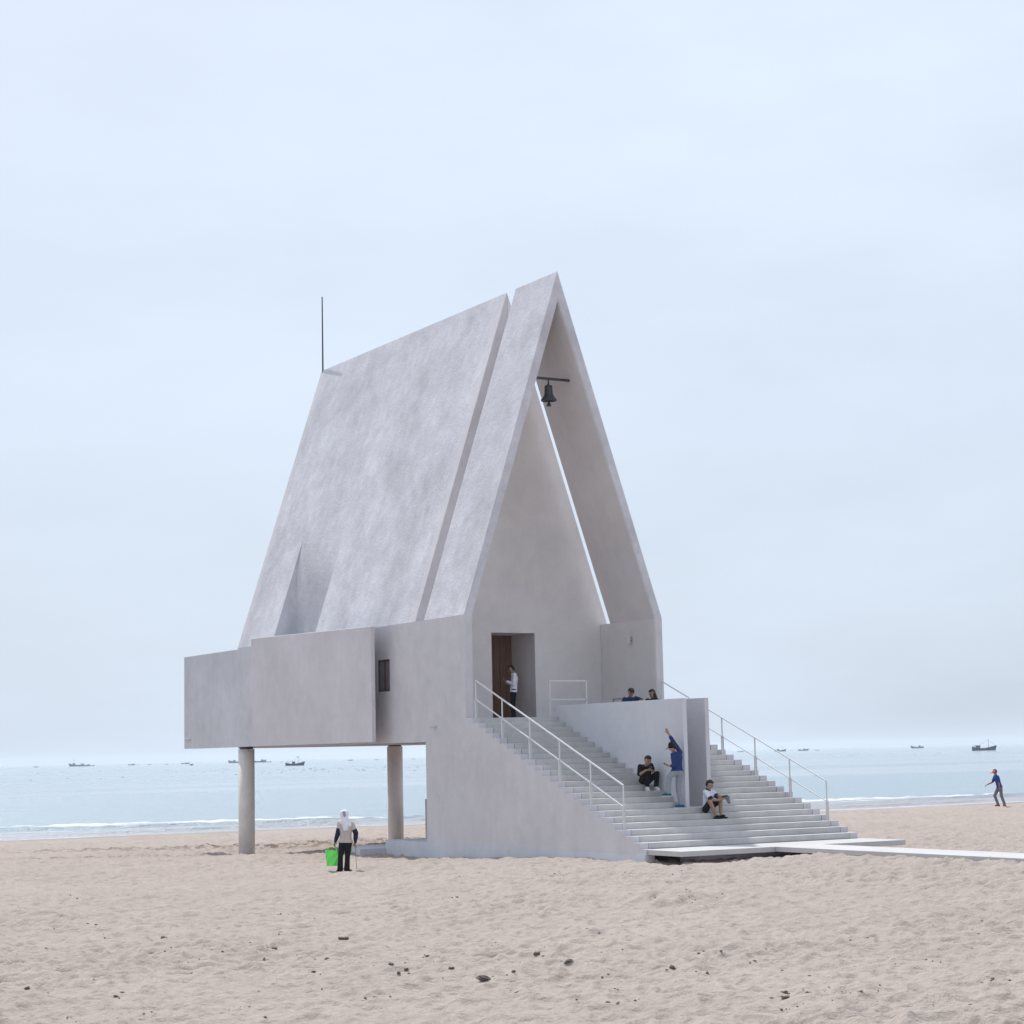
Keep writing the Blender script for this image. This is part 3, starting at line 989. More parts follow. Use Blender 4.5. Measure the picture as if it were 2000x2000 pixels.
def build_person(loc, lean, J, label, face, shirt=None, trousers=None, shoe=None, hair='short', sleeve=1.0, leg_cover=1.0, skin=None, group=None, scale=1.0, palms=None, belly=0.0, hem=0.0, loose=0.018, cut=True):
    """J: joints as (right, up, away) metres in a frame turned with the view; lean: degrees the photo's verticals lean there"""
    skin = skin or M_SKIN
    root = empty('person', loc)
    root.rotation_euler = (0, 0, -YAW)
    tag(root, label, 'person', group)
    ca, sa = math.cos(math.radians(lean)), math.sin(math.radians(lean))
    def j(n):
        r, u, f = J[n]
        return Vector((r * ca + u * sa, f, -r * sa + u * ca)) * scale
    P = {n: j(n) for n in J}
    F = Vector((face[0], face[2], face[1])).normalized()
    S = Vector((0, 0, 1)).cross(F)
    S = S.normalized() if S.length > 0.1 else Vector((1, 0, 0))
    U = F.cross(S).normalized()
    if U.z < 0: U = -U
    # ---- body: one continuous surface
    bm = bmesh.new()
    hd = P['head']
    def head(b2, grow=0.0, shift=Vector()):
        for dz, dy, r in ((.035, -.012, .083), (.01, .0, .078), (-.03, .012, .066), (-.065, .028, .05)):
            capsule(b2, hd + U * dz + F * dy - S * .012 + shift, hd + U * dz + F * dy + S * .012 + shift, r + grow, r + grow)
    head(bm)
    capsule(bm, hd + F * .088 + U * .005, hd + F * .105 - U * .022, .010, .014)                     # nose
    capsule(bm, hd + F * .075 - U * .062 - S * .015, hd + F * .075 - U * .062 + S * .015, .012, .012)  # lips
    for s in (-1, 1):
        capsule(bm, hd + S * (.078 * s) - U * .012, hd + S * (.084 * s) + U * .018 - F * .012, .014, .017, flat=(S, .5))
    capsule(bm, P['neck'] - U * .02, hd - U * .04 - F * .01, .056, .052)
    chest = (P['shL'] + P['shR']) / 2
    pel = (P['hipL'] + P['hipR']) / 2
    lat = (P['shR'] - P['shL']).normalized()
    latp = (P['hipR'] - P['hipL']).normalized()
    down = (pel - chest).normalized()
    def torso(b2, g):
        c1 = chest + down * .10
        capsule(b2, P['shL'] + lat * .05 + down * .03, P['shR'] - lat * .05 + down * .03, .066 + g, .066 + g)
        capsule(b2, P['neck'] - down * .0 + down * .03, chest + down * .05, .058 + g * .4, .075 + g)
        capsule(b2, c1 - lat * .075, c1 + lat * .075, .098 + g, .098 + g)
        for s in (-1, 1):
            capsule(b2, c1 + lat * (.07 * s), chest * .42 + pel * .58 + lat * (.055 * s), .098 + g, .088 + g + belly)
            capsule(b2, chest * .42 + pel * .58 + lat * (.055 * s), pel + latp * (.05 * s), .088 + g + belly, .10 + g)
    def arm(b2, s, g, upto):
        a, b, c = P['sh' + s], P['el' + s], P['wr' + s]
        tot = (b - a).length + (c - b).length
        ln = tot * upto
        la = (b - a).length
        if ln <= la:
            capsule(b2, a, a + (b - a) * (ln / la), .055 + g, .055 + g - .010 * ln / la)
        else:
            capsule(b2, a, b, .055 + g, .043 + g)
            t = (ln - la) / (c - b).length
            capsule(b2, b, b + (c - b) * t, .043 + g, .043 + g - .014 * t)
    def leg(b2, s, g, upto, flare=0.0):
        a, b, c = P['hip' + s], P['kn' + s], P['an' + s]
        la, lb = (b - a).length, (c - b).length
        ln = (la + lb) * upto
        if ln <= la:
            t = ln / la
            capsule(b2, a, a + (b - a) * t, .088 + g, .088 + g - .030 * t)
        else:
            capsule(b2, a, b, .088 + g, .058 + g)
            t = (ln - la) / lb
            m = b + (c - b) * .35
            if t > .35:
                capsule(b2, b, m, .056 + g, .056 + g); capsule(b2, m, b + (c - b) * t, .056 + g, .056 + g - .018 * t + flare)
            else:
                capsule(b2, b, b + (c - b) * t, .056 + g, .056 + g)
    def foot(b2, s, g):
        an, toe = P['an' + s], P['toe' + s]
        d = toe - an; fd = Vector((d.x, d.y, 0)).normalized()
        heel = an - fd * .045; heel.z = an.z - .045
        capsule(b2, heel, toe - fd * .03, .036 + g, .030 + g)
        capsule(b2, an, (heel * .4 + toe * .6), .040 + g, .030 + g)
    torso(bm, 0)
    for s in ('L', 'R'):
        arm(bm, s, 0, 1.0); leg(bm, s, 0, 1.0); foot(bm, s, 0)
        capsule(bm, P['hip' + s], pel, .095, .10)
        # hand: palm, four unequal bent fingers, thumb from the side of the palm
        wr, ha = P['wr' + s], P['ha' + s]
        d = (ha - wr).normalized()
        pn = Vector((0, 0, -1)) if not palms or s not in palms else Vector((palms[s][0], palms[s][2], palms[s][1]))
        pn = (pn - d * pn.dot(d))
        pn = pn.normalized() if pn.length > .05 else d.orthogonal().normalized()
        sd_ = d.cross(pn).normalized()
        capsule(bm, wr, wr + d * .05, .028, .034, flat=(pn, .55))
        pc = wr + d * .055
        for o in (-.026, -.009, .009, .026):
            capsule(bm, wr + d * .01 + sd_ * (o * .7), wr + d * .09 + sd_ * o, .015, .013)
        for i, (o, ln) in enumerate(((-.028, .060), (-.0095, .075), (.0095, .080), (.028, .070))):
            b0 = wr + d * .09 + sd_ * o
            d1 = (d + pn * (.35 + .05 * i)).normalized(); d2 = (d + pn * (1.3 + .15 * i)).normalized()
            b1 = b0 + d1 * (ln * .55); b2_ = b1 + d2 * (ln * .5)
            capsule(bm, b0, b1, .0095, .0085, 8); capsule(bm, b1, b2_, .0085, .007, 8)
        tsd = -1 if s == 'L' else 1
        t0 = wr + d * .03 + sd_ * (.026 * tsd); t1 = t0 + (d * .6 + sd_ * (.7 * tsd) + pn * .3).normalized() * .042
        capsule(bm, t0, t1, .013, .0105, 8); capsule(bm, t1, t1 + (d + pn * .5).normalized() * .034, .0105, .0085, 8)
    body = fuse('body', bm, .0068 * scale, skin, root, 3)
    # eyes
    for s in (-1, 1):
        bm = bmesh.new(); capsule(bm, hd + F * .078 + U * .022 + S * (.03 * s) - S * .006, hd + F * .078 + U * .022 + S * (.03 * s) + S * .006, .009, .009, 8)
        raw('eye', bm, M_HAIR, root)
    # ---- clothes follow the body
    if trousers:
        bm = bmesh.new()
        capsule(bm, P['hipL'], P['hipR'], .108, .108)
        capsule(bm, pel, pel + (chest - pel).normalized() * .09, .112, .104)
        for s in (-1, 1): capsule(bm, pel + latp * (.05 * s), pel + latp * (.05 * s) + (chest - pel).normalized() * .08, .108, .10)
        for s in ('L', 'R'):
            leg(bm, s, .014, leg_cover, loose); capsule(bm, P['hip' + s], pel, .106, .108)
        fuse('trousers' if leg_cover > .7 else 'shorts', bm, .0095 * scale, trousers, root, 3)
    if shirt:
        bm = bmesh.new()
        torso(bm, .016)
        ax = (chest - pel).normalized()
        for s in (-1, 1):
            capsule(bm, chest * .3 + pel * .7 + latp * (.05 * s), pel + latp * (.05 * s) - ax * max(hem, 0), .112 + belly, .118 + belly)
        if hem > -.2:
            capsule(bm, P['hipL'] - ax * max(hem, 0), P['hipR'] - ax * max(hem, 0), .121, .121)
        for s in ('L', 'R'): arm(bm, s, .016 if sleeve > .6 else .020, sleeve)
        so_ = fuse('shirt', bm, .0095 * scale, shirt, root, 3)
        if cut:                                                     # straight hem
            b2 = bmesh.new(); b2.from_mesh(so_.data)
            bmesh.ops.bisect_plane(b2, geom=b2.verts[:] + b2.edges[:] + b2.faces[:], plane_co=pel - ax * hem, plane_no=-ax, clear_outer=True)
            bmesh.ops.holes_fill(b2, edges=[e for e in b2.edges if e.is_boundary], sides=0)
            b2.to_mesh(so_.data); b2.free()
    if shoe:
        for s in ('L', 'R'):
            bm = bmesh.new(); foot(bm, s, .011)
            sh_ = fuse('shoe', bm, .009 * scale, shoe, root, 2)
            d = P['toe' + s] - P['an' + s]; fd = Vector((d.x, d.y, 0)).normalized()
            bm = bmesh.new()
            hz = P['an' + s] - fd * .045; hz.z = P['an' + s].z - .086
            tz = P['toe' + s] - fd * .02; tz.z = P['toe' + s].z - .034
            capsule(bm, hz, tz, .05, .046, flat=((0, 0, 1), .32))
            so = raw('sole', bm, M_SOLE, sh_)
    # ---- hair
    if hair:
        bm = bmesh.new()
        for dz, dy, r in ((.055, -.028, .084), (.025, -.042, .080), (-.02, -.05, .060)):
            capsule(bm, hd + U * dz + F * dy - S * .012, hd + U * dz + F * dy + S * .012, r, r)
        capsule(bm, hd + U * .088 + F * .03 - S * .03, hd + U * .088 + F * .03 + S * .03, .036, .036)
        if hair == 'long':
            for s in (-1, 1):
                capsule(bm, hd + S * (.055 * s) - F * .03, hd + S * (.085 * s) - F * .045 - U * .24, .05, .045)
            capsule(bm, hd - F * .06, hd - F * .08 - U * .26, .07, .06)
            capsule(bm, hd + S * .075 + F * .0, hd + S * .088 - F * .01 - U * .2, .024, .028)
        if hair == 'full':
            capsule(bm, hd + U * .068 + F * .05 - S * .04, hd + U * .068 + F * .05 + S * .04, .036, .036)
        fuse('hair', bm, .009 * scale, M_HAIR, root, 2)
    return root, P, dict(F=F, S=S, U=U, hd=hd)

M_SOLE = simple('pale_sole', (0.6, 0.6, 0.6), 0.7, 10, 0.05, 0.0)

def held(name, parent_loc, pts, mat, label, cat):
    pass

# -- woman with the headscarf, back to us
p0 = on_sand(672.8, 1702.5)
z0 = float(sand_height(np.array([p0[0]]), np.array([p0[1]]))[0])
wloc = (p0[0], p0[1], z0 - .005)
J = dict(head=(.012, 1.53, 0), neck=(.03, 1.385, 0), shL=(-.105, 1.31, .0), shR=(.205, 1.28, .0), elL=(-.155, 1.07, -.02), wrL=(-.235, .83, .03), haL=(-.262, .745, .05),
         elR=(.318, 1.03, -.02), wrR=(.297, .81, .05), haR=(.286, .735, .07), hipL=(-.045, .80, 0), hipR=(.12, .80, 0), knL=(-.10, .42, -.01), knR=(.085, .42, -.01),
         anL=(-.115, .085, 0), anR=(.065, .085, 0), toeL=(-.215, .035, .12), toeR=(.19, .035, .12))
C_BEIGE = cloth('beige_cotton', (0.50, 0.43, 0.40))
C_BLACK = cloth('black_trousers', (0.012, 0.013, 0.018))
C_NAVY = cloth('navy_sleeves', (0.012, 0.022, 0.055))
wom, PW, HW = build_person(wloc, 0.0, J, 'person in white headscarf and beige top with dark trousers, seen from behind on the sand', (-.1, -.05, 1), C_BEIGE, C_BLACK, cloth('black_shoe', (.015, .015, .017)), None, .42, 1.0, hem=.01, loose=.03)
for s in ('L', 'R'):                                           # loose navy over-sleeves
    bm = bmesh.new()
    a, b, c = PW['sh' + s], PW['el' + s], PW['wr' + s]
    capsule(bm, a + (b - a) * .62, b, .070, .070); capsule(bm, b, b + (c - b) * .6, .070, .062); capsule(bm, b + (c - b) * .6, c, .062, .042)
    fuse('oversleeve', bm, .0095, C_NAVY, wom, 3)
bm = bmesh.new()                                               # headscarf: hood and tail down the back
hd = HW['hd']
for dz, r in ((.03, .108), (.0, .105), (-.05, .10)):
    capsule(bm, hd + Vector((-.01, -.012, dz)), hd + Vector((.01, -.012, dz)), r, r)
capsule(bm, hd + Vector((.01, -.03, -.08)), hd + Vector((.045, -.075, -.36)), .105, .085, flat=((0, 1, 0), .8))
capsule(bm, hd + Vector((.05, -.04, -.10)), hd + Vector((.14, -.06, -.27)), .07, .06)
capsule(bm, hd + Vector((-.05, -.02, -.12)), hd + Vector((-.07, -.05, -.20)), .06, .06)
fuse('headscarf', bm, .0095, cloth('white_scarf', (0.74, 0.74, 0.80)), wom, 10)
bm = bmesh.new()  # shade on the back of the hood, put on as a darker patch
capsule(bm, hd + Vector((0, -.112, .06)), hd + Vector((.015, -.108, -.02)), .044, .034, flat=((0, 1, 0), .3))
raw('scarf_shade_patch', bm, cloth('scarf_shade', (0.32, 0.32, 0.42)), wom)

def frame_obj(name, loc, label, cat, group=None):
    o = empty(name, loc); o.rotation_euler = (0, 0, -YAW); tag(o, label, cat, group); return o

# green carrier bag hanging from her left hand
bag = frame_obj('carrier_bag', wloc, 'bright green carrier bag held low beside the black trousers of the scarfed person', 'bag')
C_GREEN = simple('green_plastic', (0.16, 0.78, 0.13), 0.42, 5, 0.12, 0.5, 0, 0.4)
def bag_mesh():
    vs, fs = [], []
    rows, cols = 9, 28
    for i in range(rows):
        t = i / (rows - 1)
        hw, hd_ = .185 - .045 * (1 - t) ** 1.5, .075 - .02 * (1 - t)
        for jx in range(cols):
            a = 2 * math.pi * jx / cols
            cx, cy = math.copysign(abs(math.cos(a)) ** .5, math.cos(a)), math.copysign(abs(math.sin(a)) ** .5, math.sin(a))
            w = .010 * math.sin(3 * a + 5 * t) + .007 * math.sin(7 * a - 9 * t)
            vs.append((-.335 + cx * (hw + w) + .02 * t, .05 + cy * (hd_ + w), .185 + .405 * t - .018 * cx * t + .012 * math.sin(2 * a) * (1 - t)))
    for i in range(rows - 1):
        for jx in range(cols):
            fs.append((i * cols + jx, i * cols + (jx + 1) % cols, (i + 1) * cols + (jx + 1) % cols, (i + 1) * cols + jx))
    fs.append(tuple(range(cols - 1, -1, -1)))
    me = bpy.data.meshes.new('bag_body'); me.from_pydata(vs, [], fs)
    return me
bb = link('bag_body', bag_mesh(), C_GREEN, bag)
sm = bb.modifiers.new('thick', 'SOLIDIFY'); sm.thickness = .004
for y in (-.02, .12):
    bm = bmesh.new()
    pts = [Vector((-.47, y, .60)), Vector((-.36, .05 + (y - .05) * .5, .70)), PW['haL'] + Vector((0, 0, .03)), Vector((-.24, .05 + (y - .05) * .5, .68)), Vector((-.19, y, .575))]
    for a, b in zip(pts[:-1], pts[1:]): capsule(bm, a, b, .006, .006, 8)
    raw('handle', bm, C_GREEN, bag)
# litter picker in her right hand
pick = frame_obj('litter_picker', wloc, 'thin litter picking stick held upright in the right hand of the scarfed person', 'stick')
bm = bmesh.new(); a = PW['haR'] + Vector((0, 0, .05)); b = Vector((.315, .12, .10)); capsule(bm, a, b, .009, .008, 10); raw('shaft', bm, simple('steel_grey', (0.30, 0.29, 0.29), .4, 10, .1, 0), pick)
for s in (-1, 1):
    bm = bmesh.new(); capsule(bm, b, b + Vector((.014 * s + .008, 0, -.10)), .008, .007, 8); raw('jaw', bm, M_DARKMETAL, pick)

# -- man in the doorway
J = dict(head=(-.055, 1.585, 0), neck=(.005, 1.455, 0), shL=(.055, 1.40, -.17), shR=(.055, 1.40, .17), elL=(.03, 1.11, -.20), wrL=(-.18, 1.195, -.10), haL=(-.26, 1.225, -.06),
         elR=(.02, 1.11, .2), wrR=(-.18, 1.19, .08), haR=(-.26, 1.225, .05), hipL=(.02, .90, -.085), hipR=(.02, .90, .085), knL=(.0, .49, -.085), knR=(.0, .49, .085),
         anL=(.035, .085, -.085), anR=(.03, .085, .085), toeL=(-.13, .035, -.10), toeR=(-.13, .035, .10))
C_WHITE = cloth('white_cotton', (0.78, 0.78, 0.86))
dm, PD, HD = build_person((3.63, 3.55, OFF), 1.0, J, 'person in white long sleeved shirt leaning in the doorway looking at a phone', (-1, -.55, .05), C_WHITE, C_BLACK, cloth('black_shoe_a', (.012, .012, .014)), 'full', .97, 1.0, palms=dict(L=(0, 1, 0), R=(0, 1, 0)), hem=.03)
def phone(loc, c, d, u, label, size=(.072, .145, .009)):
    o = frame_obj('phone', loc, label, 'phone')
    d = Vector(d).normalized(); u = Vector(u); u = (u - d * u.dot(d)).normalized(); s = d.cross(u)
    c = Vector(c)
    def slab(name, sx, sy, sz, off, mat):
        vs = [c + u * off + s * (sx * i / 2) + d * (sy * j_ / 2) + u * (sz * k / 2) for i in (-1, 1) for j_ in (-1, 1) for k in (-1, 1)]
        me = bpy.data.meshes.new(name); me.from_pydata([tuple(v) for v in vs], [], [(0, 1, 3, 2), (4, 6, 7, 5), (0, 4, 5, 1), (2, 3, 7, 6), (0, 2, 6, 4), (1, 5, 7, 3)])
        link(name, me, mat, o)
    slab('phone_body', size[0], size[1], size[2], 0, M_DARKMETAL)
    slab('screen', size[0] * .9, size[1] * .92, .002, size[2] / 2 + .001, M_GLASS)
phone((3.63, 3.55, OFF), (PD['haL'] + PD['haR']) / 2 + Vector((-.03, 0, .025)), (-1, 0, .5), (.4, 0, 1), 'phone in the hands of the person leaning in the doorway')

# -- squatting man in black
J = dict(head=(-.126, .795, -.16), neck=(-.165, .68, -.03), shL=(-.325, .63, .0), shR=(-.035, .665, .05), elL=(-.355, .42, -.10), wrL=(-.18, .545, -.27), haL=(-.10, .545, -.33),
         elR=(.02, .50, -.12), wrR=(-.035, .535, -.27), haR=(-.075, .535, -.34), hipL=(-.25, .265, .20), hipR=(-.10, .265, .24), knL=(-.135, .475, -.16), knR=(.13, .455, -.02),
         anL=(-.145, .09, -.02), anR=(.10, .09, .06), toeL=(-.105, .035, -.20), toeR=(.185, .035, -.10))
sqloc = (2.60, -5.57, OFF - 14 * TH)
sm_, PS, HS = build_person(sqloc, 1.7, J, 'person in black tee squatting on the stairs against the pale guard wall', (.35, -.45, -.8), cloth('black_tee', (.012, .012, .016)), cloth('black_trousers_b', (.010, .011, .015)), cloth('white_shoe', (.62, .63, .66)), 'short', .42, .93, palms=dict(L=(0, 1, .3), R=(0, 1, .3)), loose=.012, hem=-.3, cut=False)
phone(sqloc, (PS['haL'] + PS['haR']) / 2 + Vector((.01, -.02, .05)), (.2, -.3, 1), (0, 1, .3), 'phone in the hands of the squatting person in black')

# -- standing man in blue with one arm up on the wall
J = dict(head=(-.205, 1.585, -.02), neck=(-.13, 1.475, .02), shL=(-.19, 1.39, -.10), shR=(.01, 1.45, .11), elL=(-.165, 1.10, -.22), wrL=(-.30, 1.095, -.12), haL=(-.375, 1.115, -.08),
         elR=(-.165, 1.73, .16), wrR=(-.295, 1.95, .16), haR=(-.345, 2.05, .17), hipL=(-.135, .94, -.06), hipR=(-.01, .94, .07), knL=(-.29, .81, -.10), knR=(-.04, .50, .08),
         anL=(-.32, .39, -.04), anR=(.035, .088, .06), toeL=(-.475, .335, -.06), toeR=(-.13, .035, .03))
stloc = (2.68, -6.72, OFF - 17 * TH)
C_BLUE = cloth('blue_jumper', (.022, .04, .14))
st, PT, HT = build_person(stloc, 1.8, J, 'person in blue jumper and grey trousers standing on the stairs with one arm raised', (-.9, -.45, .3), C_BLUE, cloth('grey_trousers', (.26, .28, .32)), cloth('teal_shoe', (.02, .11, .17)), 'short', .80, .97, palms=dict(L=(0, 1, 0), R=(.3, 0, 1)), loose=.012, hem=-.03)
hd, U, F, S = HT['hd'], HT['U'], HT['F'], HT['S']
bm = bmesh.new()
for dz, dy, r in ((.062, -.01, .092), (.035, -.012, .095)): capsule(bm, hd + U * dz + F * dy - S * .012, hd + U * dz + F * dy + S * .012, r, r)
capsule(bm, hd + U * .045 + F * .07 - S * .04, hd + U * .045 + F * .07 + S * .04, .035, .035, flat=(U, .3))
capsule(bm, hd + U * .040 + F * .09 - S * .035, hd + U * .03 + F * .165 + S * .0, .05, .03, flat=(U, .22))
fuse('cap', bm, .008, cloth('black_cap', (.012, .012, .014)), st, 1)
phone(stloc, PT['haL'] + Vector((-.02, -.01, .03)), (-1, -.1, .3), (.3, 0, 1), 'phone in the lowered hand of the person in the blue jumper')

# -- seated man in the white polo shirt
J = dict(head=(.05, .735, -.04), neck=(.012, .605, .0), shL=(-.07, .535, -.12), shR=(.125, .545, .12), elL=(.085, .345, -.27), wrL=(.30, .345, -.26), haL=(.385, .375, -.24),
         elR=(.235, .445, .02), wrR=(.375, .435, -.13), haR=(.45, .405, -.18), hipL=(-.045, .105, -.03), hipR=(.035, .105, .12), knL=(.02, .30, -.44), knR=(.325, .375, -.14),
         anL=(.19, -.045, -.38), anR=(.325, -.035, -.10), toeL=(.29, -.115, -.46), toeR=(.46, -.005, -.12))
J['toeL'] = (.295, -.115, -.42); J['anL'] = (.19, -.06, -.36); J['anR'] = (.33, -.055, -.16); J['toeR'] = (.47, -.10, -.22)
pyloc = (3.40, -6.95, OFF - 18 * TH)
C_POLO = cloth('white_polo', (.64, .64, .72))
py, PP, HP = build_person(pyloc, 2.1, J, 'person in white polo shirt and dark shorts sitting on the stairs below the wall end', (.75, -.5, -.35), C_POLO, cloth('dark_shorts', (.012, .017, .030)), None, 'short', .36, .44, palms=dict(L=(0, 1, .2), R=(0, 1, .2)), loose=.02, skin=M_SKIN, hem=-.3, cut=False)
C_TRIM = cloth('dark_trim', (.02, .018, .05))
for s in ('L', 'R'):
    a, b = PP['sh' + s], PP['el' + s]
    t = .36 * ((b - a).length + (PP['wr' + s] - b).length) / (b - a).length
    bm = bmesh.new(); capsule(bm, a + (b - a) * (t + .10), a + (b - a) * (t + .17), .0695, .068, 14)
    raw('cuff', bm, C_TRIM, py)
bm = bmesh.new(); n_ = PP['neck']
for i in range(14):
    a0, a1 = 2 * math.pi * i / 14, 2 * math.pi * (i + 1) / 14
    q0 = n_ + HP['S'] * (.066 * math.cos(a0)) + HP['F'] * (.066 * math.sin(a0)) + Vector((0, 0, .012)); q1 = n_ + HP['S'] * (.066 * math.cos(a1)) + HP['F'] * (.066 * math.sin(a1)) + Vector((0, 0, .012))
    capsule(bm, q0, q1, .013, .013, 8)
raw('collar', bm, C_TRIM, py)
C_SANDAL = cloth('black_sandal', (.012, .012, .014))
for s in ('L', 'R'):
    an, toe = PP['an' + s], PP['toe' + s]
    bm = bmesh.new(); d = (toe - an); fd = Vector((d.x, d.y, 0)).normalized()
    capsule(bm, an - fd * .04 - Vector((0, 0, .055)), toe - fd * .0 - Vector((0, 0, .01)), .048, .046, flat=((0, 0, 1), .55)); capsule(bm, an + Vector((0, 0, -.02)), an * .45 + toe * .55 + Vector((0, 0, .005)), .046, .044)
    fuse('sandal', bm, .009, C_SANDAL, py, 2)
hat = frame_obj('sun_hat', pyloc, 'soft grey sun hat dangling from the hands of the person in white polo', 'hat')
bm = bmesh.new(); h0 = (PP['haL'] + PP['haR']) / 2 + Vector((.02, -.03, 0))
capsule(bm, h0 + Vector((-.02, 0, .035)), h0 + Vector((.07, -.01, .02)), .045, .055, flat=((0, 1, 0), .55)); capsule(bm, h0 + Vector((.05, -.01, .0)), h0 + Vector((.095, -.02, -.10)), .05, .045, flat=((0, 1, 0), .4))
fuse('hat_cloth', bm, .008, cloth('grey_hat', (.17, .165, .19)), hat, 2)
bm = bmesh.new(); capsule(bm, h0 + Vector((-.06, -.01, .055)), h0 + Vector((.05, -.02, .065)), .022, .022); raw('hat_band', bm, M_HAIR, hat)

# -- couple at the top of the stairs
J = dict(head=(-.01, .70, -.10), neck=(-.04, .565, -.02), shL=(-.20, .495, .0), shR=(.14, .53, .04), elL=(-.25, .26, -.12), wrL=(-.08, .22, -.32), haL=(.0, .24, -.36),
         elR=(.31, .465, -.12), wrR=(.15, .40, -.30), haR=(.08, .37, -.36), hipL=(-.12, .10, .05), hipR=(.06, .10, .07), knL=(-.12, .33, -.35), knR=(.12, .33, -.35),
         anL=(-.12, -.06, -.42), anR=(.10, -.06, -.42), toeL=(-.12, -.11, -.58), toeR=(.12, -.11, -.58))
mloc = (5.35, -.52, OFF + .0)
tm, PM, HM = build_person(mloc, 1.7, J, 'person with short hair in navy tee sitting at the stair top behind the guard wall', (.30, -.5, -.8), cloth('navy_tee', (.020, .035, .085)), cloth('dark_jeans', (.02, .025, .04)), cloth('dark_shoe_c', (.03, .03, .03)), 'full', .42, .97, palms=dict(L=(0, 1, 0), R=(0, 1, 0)), hem=-.3, cut=False)
bm = bmesh.new()
hd, U, F, S = HM['hd'], HM['U'], HM['F'], HM['S']
for s in (-1, 1):
    for i in range(10):
        a0, a1 = 2 * math.pi * i / 10, 2 * math.pi * (i + 1) / 10
        f_ = lambda a: hd + F * .098 + U * (.02 + .02 * math.sin(a)) + S * (.034 * s + .026 * math.cos(a))
        capsule(bm, f_(a0), f_(a1), .003, .003, 6)
    capsule(bm, hd + F * .09 + U * .025 + S * (.06 * s), hd + U * .015 + S * (.085 * s), .003, .003, 6)
raw('spectacles', bm, M_DARKMETAL, tm)
J = dict(head=(.0, .66, -.06), neck=(.03, .53, .0), shL=(-.13, .455, .0), shR=(.17, .45, .03), elL=(-.17, .22, -.10), wrL=(-.03, .20, -.30), haL=(.03, .22, -.36),
         elR=(.21, .22, -.12), wrR=(.09, .2, -.30), haR=(.04, .2, -.38), hipL=(-.06, .10, .05), hipR=(.11, .10, .07), knL=(-.08, .31, -.33), knR=(.10, .31, -.33),
         anL=(-.07, -.06, -.38), anR=(.09, -.06, -.38), toeL=(-.08, -.11, -.54), toeR=(.10, -.11, -.54))
tw, PWm, HWm = build_person((6.02, -.62, OFF), 1.7, J, 'person with long dark hair in black top sitting at the stair top by the handrail', (-.75, -.35, -.5), cloth('black_top', (.012, .012, .014)), cloth('dark_jeans_d', (.02, .022, .03)), cloth('dark_shoe_d', (.03, .03, .03)), 'long', .97, .97, palms=dict(L=(0, 1, 0), R=(0, 1, 0)), hem=-.3, cut=False)
cf = frame_obj('camp_chair', (5.1, -.45, OFF), 'thin black folding frame standing beside the person in navy tee', 'chair')
q = MB(0)
for x in (-.28, .02):
    q.bar((x, .02, 0.0), (x, .02, .52), .022)
q.bar((-.28, .02, .51), (.02, .02, .52), .024)
fr = q.build('chair_frame', M_DARKMETAL, cf)
q = MB(0); q.bar((-.28, .02, .28), (.02, .02, .28), .02); q.build('rung', M_DARKMETAL, cf)

# -- runner by the water
J = dict(head=(-.155, 1.565, 0), neck=(-.105, 1.44, 0), shL=(-.055, 1.35, -.15), shR=(-.11, 1.36, .15), elL=(-.005, 1.05, -.20), wrL=(.035, .83, -.20), haL=(.045, .75, -.20),
         elR=(-.20, 1.10, .2), wrR=(-.455, .98, .15), haR=(-.53, .94, .13), hipL=(.085, .885, -.08), hipR=(.06, .885, .08), knL=(.145, .49, -.08), knR=(-.13, .50, .08),
         anL=(.29, .115, -.08), anR=(.035, .10, .08), toeL=(.36, .035, -.10), toeR=(-.12, .035, .08))
p0 = on_sand(1949, 1578.0)
z0 = float(sand_height(np.array([p0[0]]), np.array([p0[1]]))[0])
dep = float(np.dot(p0 - CAM, fw))
rn, PR, HR = build_person((p0[0], p0[1], z0 - .01), 3.4, J, 'person in orange visor and blue tee running along the beach by the water', (-1, -.25, .1), cloth('blue_tee', (.02, .05, .22)), cloth('grey_joggers', (.16, .16, .19)), cloth('red_shoe', (.38, .03, .05)), 'short', .40, .98, skin=M_SKIN2, scale=73.0 * dep / FPX / 1.70, loose=.012)
hd, U, F, S = HR['hd'], HR['U'], HR['F'], HR['S']
bm = bmesh.new()
k_ = 73.0 * dep / FPX / 1.70
capsule(bm, hd + U * .03 + F * .02 - S * .012, hd + U * .035 + F * .02 + S * .012, .108, .108, flat=(U, .42)); capsule(bm, hd + U * .03 + F * .08 - S * .03, hd + U * .0 + F * .20, .075, .045, flat=(U, .3)); capsule(bm, hd + U * .03 + F * .08 + S * .03, hd + U * .0 + F * .20, .075, .045, flat=(U, .3))
fuse('visor', bm, .008, cloth('orange_visor', (.85, .16, .07)), rn, 1)

